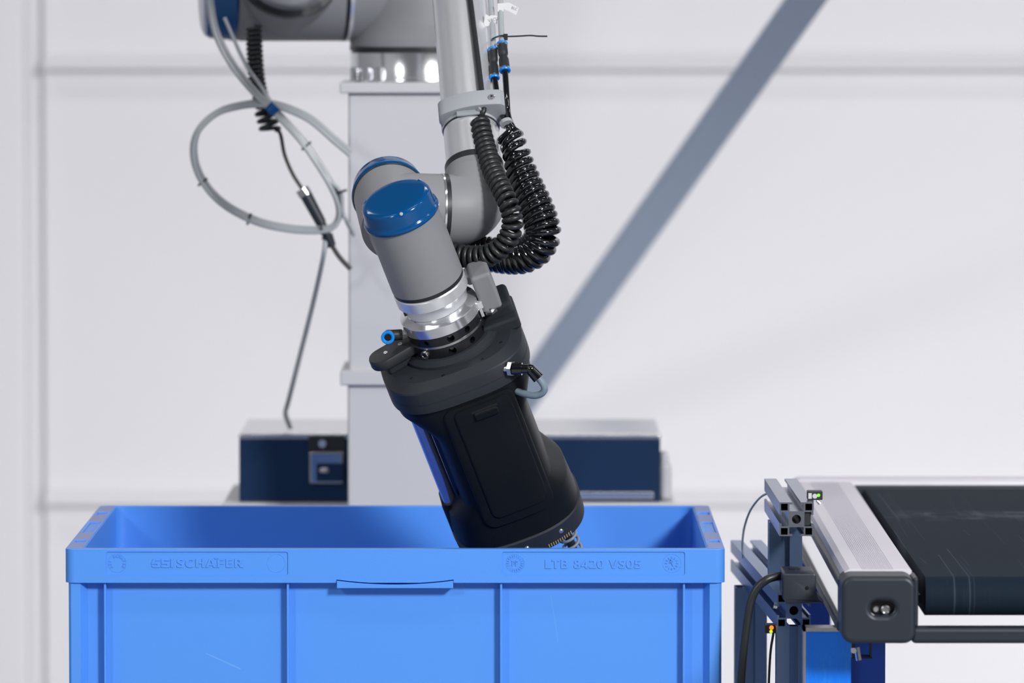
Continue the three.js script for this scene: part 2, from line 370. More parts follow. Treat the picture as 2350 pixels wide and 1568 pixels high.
  const panelMarks = [[[0.55, 0.24, 0.74, 0.29, 1.5, 0.5], [0.62, 0.52, 0.98, 0.47, 2, 0.45], [0.3, 0.6, 0.75, 0.56, 1, 0.3]],
    [[0.0, 0.53, 0.25, 0.52, 3, 0.4], [0.1, 0.51, 0.22, 0.515, 2, 0.35]],
    [[0.13, 0.505, 0.3, 0.495, 5, 0.4], [0.27, 0.05, 0.31, 0.2, 1, 0.4], [0.15, 0.52, 0.2, 0.53, 3, 0.3]]];
  const edges = [BX0 + 0.012, ...ribs, BX1 - 0.012];
  for (let i = 0; i < edges.length - 1; i++) {
    const x0 = edges[i] + (i ? 0.0012 : 0), x1 = edges[i + 1] - (i < 4 ? 0.0012 : 0);
    const m = i > 0 && i < 4 ? M({ map: scratchy(i, panelMarks[i - 1]), roughness: 0.42, bumpMap: speck, bumpScale: 0.00006 }) : mat;
    part(o, 'front_panel', box(x0, x1, BB + 0.004, rimB + 0.002, zp - 0.004, zp), m);
  }
  for (const x of ribs) part(o, 'rib', rbox(x - 0.0014, x + 0.0014, BB + 0.004, rimB + 0.002, zp - 0.003, -0.0042, 0.0006, 2), mat);
  for (const s of [1, -1]) for (const q of [0, 1]) {          // corner posts, front and back
    const sh = new THREE.Shape(), e = s > 0 ? BX0 : BX1, X = (d) => e + s * d, Z = (d) => q ? BZ1 - d : d;
    [[0.004, -0.006], [0.007, -0.003], [0.0185, -0.003], [0.026, -0.017], [0.016, -0.027], [0.004, -0.020]].forEach(([a, b], i) => sh[i ? 'lineTo' : 'moveTo'](X(a), Z(b)));
    sh.closePath();
    part(o, 'corner_post', crease(place(flat(extrude(sh, rimB - BB)), rimB), 0.3), mat);
  }
  part(o, 'front_wall', box(BX0 + 0.02, BX1 - 0.02, BB + 0.004, rimB + 0.002, -0.0225, zp - 0.003), mat);
  part(o, 'back_wall', box(BX0 + 0.02, BX1 - 0.02, BB + 0.004, RIM - 0.0012, BZ1 + 0.0125, BZ1 + 0.0192), mat);
  part(o, 'side_wall', box(BX0 + 0.013, BX0 + 0.0222, BB + 0.004, RIM - 0.0012, BZ1 + 0.014, -0.014), mat);
  part(o, 'side_wall', box(BX1 - 0.0222, BX1 - 0.013, BB + 0.004, RIM - 0.0012, BZ1 + 0.014, -0.014), mat);
  // rounded inner corners
  for (const [x, s] of [[BX0 + 0.0222, 1], [BX1 - 0.0222, -1]]) {
    const sh = new THREE.Shape(), r = 0.016, z = BZ1 + 0.0192;
    sh.moveTo(x - s * 0.002, z - 0.002); sh.lineTo(x + s * r, z - 0.002); sh.lineTo(x + s * r, z); sh.quadraticCurveTo(x, z, x, z + r); sh.lineTo(x - s * 0.002, z + r); sh.closePath();
    part(o, 'inner_corner', crease(place(flat(extrude(sh, RIM - BB - 0.011)), RIM - 0.0013), 0.8), mat);
  }
  part(o, 'bottom', box(BX0 + 0.012, BX1 - 0.012, BB, BB + 0.006, BZ1 + 0.012, -0.011), mat);
}
{
  // the plain low stand that carries the bin
  const o = thing('bin_stand', 'low grey steel stand carrying the blue bin', 'stand', V((BX0 + BX1) / 2, 0, -0.3));
  part(o, 'top_frame', box(BX0 + 0.05, BX1 - 0.05, BB - 0.04, BB - 0.0005, -0.55, -0.05), MAT.steel);
  for (const x of [BX0 + 0.06, BX1 - 0.1]) for (const z of [-0.54, -0.1]) part(o, 'leg', box(x, x + 0.04, 0, BB - 0.04, z, z + 0.04), MAT.steel);
}

// ------------------------------------------------------------------ column, bench and navy box behind the bin
const CX0 = P(797, 500, -1.05).x, CX1 = P(1112, 500, -1.05).x, CZ0 = -1.05, CZ1 = CZ0 - (CX1 - CX0), CXM = (CX0 + CX1) / 2, CZM = (CZ0 + CZ1) / 2;
const COLTOP = P(950, 189, CZ0).y;
{
  const o = thing('robot_column', 'square grey metal column with two collars carrying the robot arm', 'column', V(CXM, 0, CZM));
  const yl = P(950, 868, CZ0).y, g = 0.010;
  part(o, 'shaft', rbox(CX0, CX1, 0.012, yl, CZ1, CZ0, 0.004), MAT.columnGrey);
  part(o, 'shaft', rbox(CX0 + 0.0015, CX1 - 0.0015, yl, COLTOP - 0.012, CZ1 + 0.0015, CZ0 - 0.0015, 0.004), MAT.columnGrey);
  part(o, 'collar', rbox(CX0 - g, CX1 + g, P(950, 884, CZ0).y, P(950, 850, CZ0).y, CZ1 - g, CZ0 + g, 0.0025), MAT.columnGrey);
  part(o, 'collar', rbox(CX0 - g, CX1 + g, P(950, 214, CZ0).y, COLTOP, CZ1 - g, CZ0 + g, 0.0025), MAT.columnGrey);
  part(o, 'foot_plate', box(CX0 - 0.06, CX1 + 0.06, 0, 0.014, CZ1 - 0.06, CZ0 + 0.06), MAT.columnGrey);
}
const BOXZ = CZ1 - 0.05, bxL = P(547, 1000, BOXZ).x, bxR = P(1517, 1000, BOXZ).x, bxT = P(950, 995, BOXZ).y, bxB = P(950, 1152, BOXZ).y;
{
  const o = thing('control_box', 'long metal box coloured navy for its dark reflections, with a bright lid, behind the column', 'box', V((bxL + bxR) / 2, bxB, BOXZ - 0.14));
  part(o, 'body', rbox(bxL + 0.001, bxR - 0.001, bxB, bxT - 0.008, BOXZ - 0.28, BOXZ, 0.002), MAT.navyBox);
  part(o, 'lid', rbox(bxL, bxR, bxT - 0.009, bxT, BOXZ - 0.281, BOXZ + 0.001, 0.004), MAT.brushed, 'bright brushed metal lid');
  part(o, 'foot_reflection', rbox(P(1240, 1140, BOXZ).x, bxR - 0.01, bxB + 0.004, bxB + 0.015, BOXZ - 0.01, BOXZ + 0.003, 0.002), MAT.brushed, 'bright strip standing for a reflection along the foot of the box');  // solid strip drawn for the bright reflection low on the box front
  const hx = bxR, hy = P(1500, 1095, BOXZ).y;
  part(o, 'side_handle', join(rbox(hx - 0.001, hx + 0.016, bxB, hy + 0.018, BOXZ - 0.09, BOXZ - 0.02, 0.007), rbox(hx, hx + 0.012, hy, hy + 0.032, BOXZ - 0.08, BOXZ - 0.03, 0.005)), MAT.columnGrey, 'pale grey rounded side handle');
  // latch
  const z = BOXZ, l = (px) => P(px, 1050, z).x, t = (py) => P(750, py, z).y;
  part(o, 'latch_plate', rbox(l(708), l(792), t(1050), t(1000), z - 0.002, z + 0.003, 0.001), MAT.blackPlastic);
  part(o, 'latch_bolt', cyl(V(l(740), t(1018), z), V(l(740), t(1018), z + 0.008), 0.006, 0.0055, 20), MAT.alu);
  const hk = part(o, 'latch_hook', rbox(l(710), l(788), t(1110), t(1036), z, z + 0.009, 0.003), MAT.steel, 'bright metal latch hook');
  part(hk, 'recess', rbox(l(726), l(790), t(1104), t(1062), z + 0.006, z + 0.0105, 0.003), MAT.navyBox);
  part(hk, 'pin', cyl(V(l(738), t(1078), z + 0.008), V(l(752), t(1078), z + 0.014), 0.004), MAT.alu);
}
{
  const o = thing('work_bench', 'low white bench under the navy box', 'bench', V((bxL + bxR) / 2, 0, BOXZ - 0.14));
  part(o, 'bench_top', rbox(P(512, 1160, BOXZ).x, bxR + 0.02, bxB - 0.03, bxB, BOXZ - 0.30, BOXZ + 0.02, 0.003), MAT.columnGrey);
  part(o, 'cabinet', box(bxL + 0.02, bxR - 0.02, 0, bxB - 0.03, BOXZ - 0.28, BOXZ - 0.005), MAT.columnGrey);
}

// ------------------------------------------------------------------ robot arm
// tool axis (wrist 3): leans right, bottom goes away from the viewer
const LEAN = 20.4 * Math.PI / 180, TIP = 26 * Math.PI / 180;
const d3 = V(Math.sin(LEAN) * Math.cos(TIP), -Math.cos(LEAN) * Math.cos(TIP), -Math.sin(TIP)).normalize();
const eZ = V(0, 0, 1).addScaledVector(d3, -d3.z).normalize(), eX = new THREE.Vector3().crossVectors(d3.clone().negate(), eZ).normalize();
const C0 = P(921, 491, -0.05);
const T = (x, h, z) => C0.clone().addScaledVector(eX, x).addScaledVector(d3, h).addScaledVector(eZ, z);
const toolM = new THREE.Matrix4().makeBasis(eX, d3.clone().negate(), eZ).setPosition(C0);   // local (x, -h, z)
const u1 = V(-0.985, 0.03, 0.16).normalize(), df = V(0.075, -0.795, 0.6).normalize();
const A2 = new THREE.Vector3().crossVectors(u1, d3.clone().negate()).normalize();           // points back
const W1 = P(902, 480, -0.165);
const wristE = (() => { const p = P(1097, 478, -0.18); const k = (p.x - W1.x) / -u1.x; return W1.clone().addScaledVector(u1, -k); })();
const fa = (d) => wristE.clone().addScaledVector(df, -d);    // a point on the forearm axis
const SHZ = CZM, BASEX = P(957, 150, SHZ).x;
const arm = thing('robot_arm', 'grey and silver jointed robot arm with blue joint caps above the bin', 'robot arm', V(BASEX, COLTOP, SHZ));
{
  const g = MAT.robotGrey;
  // base on the column
  const yb0 = P(957, 116, SHZ).y, r = 0.0945;
  const base = part(arm, 'base', lathe([[0, 0], [r + 0.001, 0], [r + 0.001, 0.004], [r, 0.006], [r, yb0 - COLTOP - 0.003], [r - 0.004, yb0 - COLTOP], [0, yb0 - COLTOP]], V(BASEX, COLTOP, SHZ), V(0, 1, 0), 96), MAT.aluShiny);
  for (const a of [-62, -46, -32, 38, 62, 80]) {
    const t = a * Math.PI / 180, c = V(BASEX + Math.sin(t) * (r + 0.004), COLTOP, SHZ + Math.cos(t) * (r + 0.004));
    part(base, 'bolt', lathe([[0, 0], [0.0062, 0], [0.0062, 0.019], [0.005, 0.0205], [0, 0.0205]], c, V(0, 1, 0), 20), MAT.aluShiny);
  }
  part(arm, 'seal_ring', lathe([[0, 0], [r + 0.0005, 0], [r + 0.0005, 0.006], [0, 0.006]], V(BASEX, yb0, SHZ), V(0, 1, 0), 80), MAT.blackRing);
  const us = V(-0.987, 0, 0.16).normalize(), rs = 0.0775;
  const sc = V(BASEX, P(700, 94, SHZ).y + rs, SHZ);          // shoulder centre on the base axis
  part(arm, 'shoulder_housing', join(
    lathe([[0, 0], [r, 0], [r, 0.012], [r - 0.002, 0.03], [r - 0.004, 0.11], [r - 0.02, 0.15], [0, 0.165]], V(BASEX, yb0 + 0.006, SHZ), V(0, 1, 0), 72),
    cyl(sc, sc.clone().addScaledVector(us, 0.100), rs, rs, 64)), g);
  const s1 = sc.clone().addScaledVector(us, 0.098);
  part(arm, 'joint_ring', lathe([[rs - 0.01, 0], [rs + 0.0006, 0], [rs + 0.0006, 0.005], [rs - 0.002, 0.005], [rs - 0.002, 0.007], [rs - 0.01, 0.007]], s1, us, 72), MAT.alu);
  part(arm, 'joint_ring', lathe([[rs - 0.01, 0.005], [rs + 0.0002, 0.005], [rs + 0.0002, 0.011], [rs - 0.01, 0.011]], s1, us, 72), MAT.blackRing);
  const s2 = s1.clone().addScaledVector(us, 0.010);
  const L2 = 0.152;
  part(arm, 'upper_joint', lathe([[0, 0], [rs, 0], [rs, L2 - 0.01], [rs - 0.004, L2 + 0.004], [0, L2 + 0.004]], s2, us, 72), g);
  const s3 = s2.clone().addScaledVector(us, L2);
  part(arm, 'blue_cap', lathe([[rs - 0.01, -0.002], [rs - 0.001, 0], [rs + 0.0005, 0.003], [rs - 0.001, 0.006], [rs - 0.004, 0.034], [rs - 0.008, 0.040], [rs - 0.014, 0.043], [0, 0.044]], s3, us, 72), MAT.blueCap);
  // upper arm rises towards the viewer
  const ua = (() => { const v = V(0.1, 0.30, 0.95); return v.addScaledVector(us, -v.dot(us)).normalize(); })();
  const mid = s2.clone().addScaledVector(us, 0.084);
  part(arm, 'upper_joint', cyl(mid, mid.clone().addScaledVector(ua, 0.088), rs - 0.001, rs - 0.002, 64), g);
  part(arm, 'joint_ring', cyl(mid.clone().addScaledVector(ua, 0.088), mid.clone().addScaledVector(ua, 0.098), rs - 0.001, rs - 0.001, 64), MAT.blackRing);
  const elbowA = mid.clone().addScaledVector(ua, 0.62), fTop = fa(0.56);
  part(arm, 'upper_arm', cyl(mid.clone().addScaledVector(ua, 0.098), elbowA, 0.067, 0.058, 64), MAT.alu);
  part(arm, 'elbow_joint', sweep([elbowA.clone().addScaledVector(us, 0.09), elbowA.clone().addScaledVector(us, 0.085), elbowA, elbowA.clone().lerp(fTop, 0.5), fTop, fTop.clone().addScaledVector(us, -0.06), fTop.clone().addScaledVector(us, -0.065)], [0.001, 0.062, 0.062, 0.058, 0.056, 0.056, 0.001], 40), g);

  // forearm
  const rf = 0.0348;
  part(arm, 'forearm_tube', lathe([[0, 0], [rf, 0], [rf, 0.47], [0, 0.47]], fa(0.068), df.clone().negate(), 72), MAT.alu);
  part(arm, 'joint_ring', lathe([[rf - 0.01, 0], [rf + 0.0022, 0], [rf + 0.0022, 0.0085], [rf - 0.01, 0.0085]], fa(0.0605), df.clone().negate(), 72), MAT.blackRing);
  part(arm, 'joint_ring', lathe([[rf - 0.01, 0], [rf + 0.0006, 0], [rf + 0.0006, 0.0016], [rf - 0.01, 0.0016]], fa(0.1225), df.clone().negate(), 72), MAT.blackRing);
  part(arm, 'tube_collar', lathe([[rf - 0.01, 0], [rf + 0.0012, 0], [rf + 0.0018, 0.006], [rf + 0.0018, 0.013], [rf - 0.01, 0.013]], fa(0.1245), df.clone().negate(), 72), MAT.alu);
  // curved elbow piece between forearm and wrist
  const rw = 0.0452, ringAt = (() => { const p = P(1023, 478, -0.17); return W1.clone().addScaledVector(u1, -(p.x - W1.x) / -u1.x); })();
  const reach = ringAt.distanceTo(wristE), pts = [], rad = [];
  for (let i = 0; i <= 6; i++) { const q = fa(0.0605 - i / 6 * 0.0125); pts.push(q); rad.push(rf + 0.002 + i / 6 * 0.0035); }
  for (let i = 1; i <= 22; i++) { const t = i / 22, q = fa(0.048).multiplyScalar((1 - t) * (1 - t)).addScaledVector(wristE, 2 * t * (1 - t)).addScaledVector(wristE.clone().addScaledVector(u1, Math.min(reach, 0.044) - 0.002), t * t); pts.push(q); rad.push(rf + 0.0055 + Math.sin(t * Math.PI / 2) * (rw - rf - 0.0055)); }
  pts.push(ringAt.clone().addScaledVector(u1, -0.001)); rad.push(rw);
  part(arm, 'wrist_elbow', sweep(pts, rad, 64), g);
  part(arm, 'joint_ring', lathe([[rw - 0.01, 0], [rw + 0.0004, 0], [rw + 0.0004, 0.0055], [rw - 0.01, 0.0055]], ringAt.clone().addScaledVector(u1, -0.001), u1, 72), MAT.blackRing);
  part(arm, 'joint_ring', lathe([[rw - 0.01, 0], [rw + 0.0008, 0], [rw + 0.0008, 0.0025], [rw - 0.01, 0.0025]], ringAt.clone().addScaledVector(u1, 0.0045), u1, 72), MAT.aluShiny);
  // wrist housing: sideways port, front-to-back body and the hidden connection forward
  const Q = T(0, 0.052, 0), fwd = Q.clone().sub(W1), fl = fwd.length(); fwd.normalize();
  part(arm, 'wrist_housing', join(
    cyl(ringAt.clone().addScaledVector(u1, 0.0065), W1, rw, rw, 64),
    lathe([[0, -0.05], [rw, -0.05], [rw, 0.040], [0, 0.040]], W1, A2, 72),
    cyl(W1, Q, rw - 0.001, rw - 0.001, 64)), g);
  const bc = W1.clone().addScaledVector(A2, 0.040);
  part(arm, 'blue_cap', lathe([[rw - 0.006, -0.004], [rw + 0.0014, -0.003], [rw + 0.0022, 0], [rw + 0.0014, 0.003], [rw, 0.004], [rw - 0.0015, 0.020], [rw - 0.004, 0.024], [0, 0.0255]], bc, A2, 72), MAT.blueCap);
  part(arm, 'joint_ring', lathe([[rw - 0.006, -0.006], [rw + 0.0008, -0.006], [rw + 0.0008, -0.0035], [rw - 0.006, -0.0035]], bc, A2, 72), MAT.blackRing);
  // last wrist joint with the cap that faces the viewer
  const cap = part(arm, 'blue_cap', lathe([[0, -0.0250], [0.012, -0.0250], [0.030, -0.0248],  [0.037, -0.0245], [0.0405, -0.0238], [0.0428, -0.0220], [0.0438, -0.0195], [0.0452, -0.006], [0.0460, -0.0040], [0.0474, -0.0030], [0.0480, -0.0005], [0.0476, 0.0022], [0.0462, 0.0030], [0.03, 0.0030]], C0, d3, 128, 0), MAT.blueCap);
  for (const a of [2, 122, 242]) {
    const t = a * Math.PI / 180, sx = Math.sin(t), cz = Math.cos(t);
    const n = eX.clone().multiplyScalar(sx).addScaledVector(eZ, cz).addScaledVector(d3, -0.75).normalize(), q = T(sx * 0.0424, -0.0222, cz * 0.0424);
    part(cap, 'screw_seat', lathe([[0, 0.0003], [0.0030, 0.0003], [0.0036, 0.0002], [0.0038, -0.002]], q, n, 24), MAT.blueCap);
    part(cap, 'screw', lathe([[0, 0.0009], [0.0016, 0.0008], [0.0021, 0.0004], [0.0021, -0.002]], q, n, 18), MAT.alu);
  }
  part(arm, 'wrist_body', lathe([[0, 0.0025], [0.0452, 0.0025], [0.0456, 0.05], [0.0456, 0.0970], [0.03, 0.0970]], C0, d3, 96), g);
  part(arm, 'joint_ring', lathe([[0.03, 0.0970], [0.0452, 0.0970], [0.0452, 0.1022], [0.03, 0.1022]], C0, d3, 96), MAT.blackRing);
  const fl2 = part(arm, 'tool_flange', lathe([[0.03, 0.1022], [0.0450, 0.1022], [0.0456, 0.1035], [0.0462, 0.1042], [0.0462, 0.1175], [0.0450, 0.1190], [0.0415, 0.1265], [0.0405, 0.1300], [0.0395, 0.1340], [0.03, 0.1360]], C0, d3, 96, 0.4), MAT.alu);
  part(fl2, 'notch_shade', rbox(-0.004, 0.004, -0.003, 0.003, -0.003, 0.003, 0.001).applyMatrix4(frameMatrix(T(-0.0375, 0.1225, 0.0165), d3)), MAT.bore);  // near-black block stands for the shaded notch in the flange
  part(arm, 'adapter_disc', lathe([[0.02, 0.1335], [0.040, 0.1345], [0.0470, 0.1385], [0.0494, 0.1400], [0.0498, 0.1410], [0.0498, 0.1535], [0.0490, 0.1545], [0.02, 0.1545]], C0, d3, 96, 0.35), MAT.aluShiny);
}
// grey cable clamp on the forearm
{
  const c = fa(0.139), up = df.clone().negate();
  const zc = V(0, 0, 1).addScaledVector(up, -up.z).normalize(), xc = new THREE.Vector3().crossVectors(up, zc).normalize();
  const m = new THREE.Matrix4().makeBasis(xc, zc.clone().negate(), up).setPosition(c.clone().addScaledVector(up, -0.0100));
  const o = thing('hose_clamp', 'pale grey plastic clamp round the silver forearm tube', 'clamp', c);
  const s = new THREE.Shape();                         // seen along the tube: ring with an ear at the right front
  const R = 0.0405;
  s.moveTo(-0.0362, 0); s.lineTo(-0.0366, -0.010); s.lineTo(-0.0385, -0.016); s.lineTo(-0.0385, -0.027); s.quadraticCurveTo(-0.0375, -0.0325, -0.031, -0.0365); s.quadraticCurveTo(-0.010, -0.0475, 0.014, -0.0478);
  s.quadraticCurveTo(0.030, -0.0478, 0.041, -0.0455); s.lineTo(0.0455, -0.041); s.lineTo(0.0455, -0.004); s.lineTo(R, 0.004); s.absarc(0, 0, 0.0362, 0.1, Math.PI, false);
  const hole = new THREE.Path(); hole.absarc(0, 0, 0.0352, 0, Math.PI * 2, true); s.holes.push(hole);
  part(o, 'band', crease(extrude(s, 0.0200, 0.0015, 28).applyMatrix4(m), 0.5), MAT.robotGreyLight);
  const sp = P(1130, 227, 0), q = c.clone().addScaledVector(xc, 0.030).addScaledVector(zc, 0.0472).addScaledVector(up, -0.0015);
  const scn = part(o, 'screw', lathe([[0, 0], [0.0042, 0], [0.0042, 0.002], [0.0035, 0.0026], [0, 0.0026]], q, zc, 24), MAT.aluShiny);
  part(scn, 'socket', lathe([[0, 0], [0.0017, 0], [0.0017, 0.0003], [0, 0.0003]], q.clone().addScaledVector(zc, 0.0025), zc, 6), MAT.bore);
  // strap buckle hanging under the clamp
  const bq = c.clone().addScaledVector(up, -0.0145).addScaledVector(zc, 0.0372).addScaledVector(xc, 0.0);
  part(o, 'strap', rbox(-0.016, 0.014, -0.004, 0.004, -0.0015, 0.0015, 0.001).applyMatrix4(new THREE.Matrix4().makeBasis(xc, up, zc).setPosition(bq)), MAT.sealGrey);
  part(o, 'buckle', cyl(bq.clone().addScaledVector(xc, 0.013).addScaledVector(up, 0.004), bq.clone().addScaledVector(xc, 0.016).addScaledVector(up, 0.004).addScaledVector(zc, 0.004), 0.005, 0.005, 20), MAT.robotGreyLight);
}

// ------------------------------------------------------------------ gripper
const SEC = [ // h, half width, half depth, centre x, exponent
  [0.1915, 0.0790, 0.0765, -0.004, 2.9], [0.1990, 0.0905, 0.0878, -0.004, 3.0], [0.2010, 0.0915, 0.0888, -0.004, 3.0], [0.2290, 0.0915, 0.0888, -0.004, 3.0],
];
const BODY = [
  [0.2280, 0.0872, 0.0860, -0.004, 3.0], [0.2440, 0.0868, 0.0855, -0.004, 3.0], [0.2770, 0.0650, 0.0825, 0.000, 3.8],
  [0.2900, 0.0602, 0.0820, 0.001, 4.4], [0.3820, 0.0600, 0.0820, 0.001, 4.2], [0.3840, 0.0606, 0.0820, 0.001, 4.0],
  [0.4035, 0.0785, 0.0830, -0.001, 3.0], [0.4060, 0.0797, 0.0832, -0.001, 2.9], [0.4300, 0.0820, 0.0835, -0.002, 2.7], [0.4460, 0.0825, 0.0835, -0.002, 2.7],
];
const PLATE = [[0.4450, 0.0825, 0.0845, -0.002, 2.6], [0.4470, 0.0845, 0.0865, -0.002, 2.6], [0.4700, 0.0830, 0.0850, -0.002, 2.6], [0.4720, 0.0810, 0.0830, -0.002, 2.6]];
function superPt(sec, a) {
  const [h, w, d, cx, n] = sec, c = Math.cos(a), s = Math.sin(a);
  return [cx + w * Math.sign(c) * Math.abs(c) ** (2 / n), h, d * Math.sign(s) * Math.abs(s) ** (2 / n)];
}
function loft(secs, seg = 96, capTop = true, capBot = true) {
  const pos = [], uv = [], idx = [];
  secs.forEach((sc) => { for (let k = 0; k <= seg; k++) { const a = k / seg * Math.PI * 2, [x, h, z] = superPt(sc, a), p = T(x, h, z); pos.push(p.x, p.y, p.z); uv.push(k / seg * 0.5, h); } });
  const W1_ = seg + 1;
  for (let i = 0; i < secs.length - 1; i++) for (let k = 0; k < seg; k++) { const a = i * W1_ + k, b = a + 1, c = a + W1_, d = c + 1; idx.push(a, b, c, b, d, c); }
  const fan = (i, flip) => {
    const [h, , , cx] = secs[i], p = T(cx, h, 0), n = pos.length / 3; pos.push(p.x, p.y, p.z); uv.push(0.25, h);
    for (let k = 0; k < seg; k++) { const a = i * W1_ + k, b = a + 1; flip ? idx.push(n, b, a) : idx.push(n, a, b); }
  };
  if (capTop) fan(0, true); if (capBot) fan(secs.length - 1, false);
  const g = new THREE.BufferGeometry();
  g.setAttribute('position', new THREE.Float32BufferAttribute(pos, 3)); g.setAttribute('uv', new THREE.Float32BufferAttribute(uv, 2)); g.setIndex(idx);
  // make it face outwards
  g.computeVertexNormals();
  const nv = V(g.attributes.normal.getX(seg / 4), g.attributes.normal.getY(seg / 4), g.attributes.normal.getZ(seg / 4));
  if (nv.dot(eZ) < 0) { for (let i = 0; i < idx.length; i += 3) { const t = idx[i]; idx[i] = idx[i + 1]; idx[i + 1] = t; } g.setIndex(idx); g.computeVertexNormals(); }
  return crease(g, 0.5);
}
function secAt(list, h) {
  for (let i = 0; i < list.length - 1; i++) if (h <= list[i + 1][0] || i === list.length - 2) {
    const a = list[i], b = list[i + 1], t = Math.min(1, Math.max(0, (h - a[0]) / (b[0] - a[0])));
    return a.map((v, k) => v + (b[k] - v) * t);
  }
}
function frontZ(list, x, h) { const [, w, d, cx, n] = secAt(list, h); return d * (1 - Math.min(0.999, Math.abs((x - cx) / w)) ** n) ** (1 / n); }
// rounded-rectangle patch lying on the curved front, proud by e
function patch(list, x0, x1, h0, h1, r, e, nx = 28, ny = 40) {
  const rows = [];
  for (let j = 0; j <= ny; j++) {
    const s = j / ny, h = h0 + (h1 - h0) * s, dEdge = Math.min(h - h0, h1 - h);
    const inset = dEdge < r ? r - Math.sqrt(Math.max(0, r * r - (r - dEdge) ** 2)) : 0;
    rows.push([h, x0 + inset, x1 - inset]);
  }
  // denser rows in the corners
  const pos = [], uv = [], idx = [], n = nx + 3;
  const extra = [];
  for (let k = 1; k < 6; k++) for (const end of [0, 1]) { const dd = r * (1 - Math.cos(k / 6 * Math.PI / 2)); const h = end ? h1 - dd : h0 + dd; const inset = r - Math.sqrt(Math.max(0, r * r - (r - dd) ** 2)); extra.push([h, x0 + inset, x1 - inset]); }
  const all = rows.concat(extra).sort((a, b) => a[0] - b[0]);
  const full = [[h0, all[0][1], all[0][2], -0.004], ...all.map((q, k) => [...q, k === 0 || k === all.length - 1 ? e - 0.0012 : e]), [h1, all[all.length - 1][1], all[all.length - 1][2], -0.004]];
  for (const [h, a, b, off] of full) for (let i = 0; i < n; i++) {
    const edge = i === 0 || i === n - 1, t = i <= 1 ? 0 : i >= n - 2 ? 1 : i === 2 ? 0.0014 / (b - a) : i === n - 3 ? 1 - 0.0014 / (b - a) : (i - 2) / (nx - 2), x = a + (b - a) * t;
    const p = T(x, h, frontZ(list, x, h) + (edge ? -0.004 : (i === 1 || i === n - 2) ? off - 0.0012 : off)); pos.push(p.x, p.y, p.z); uv.push(x, h);
  }
  for (let j = 0; j < full.length - 1; j++) for (let i = 0; i < n - 1; i++) { const a = j * n + i, b = a + 1, c = a + n, d = c + 1; idx.push(a, c, b, b, c, d); }
  const g = new THREE.BufferGeometry();
  g.setAttribute('position', new THREE.Float32BufferAttribute(pos, 3)); g.setAttribute('uv', new THREE.Float32BufferAttribute(uv, 2)); g.setIndex(idx); g.computeVertexNormals();
  return crease(g, 0.7);
}
const toolBox = (x0, x1, h0, h1, z0, z1, r = 0.002, s = 3) => rbox(x0, x1, -h1, -h0, z0, z1, r, s).applyMatrix4(toolM);
const onRing = (r, deg, h) => { const t = deg * Math.PI / 180; return [T(r * Math.sin(t), h, r * Math.cos(t)), eX.clone().multiplyScalar(Math.sin(t)).addScaledVector(eZ, Math.cos(t))]; };
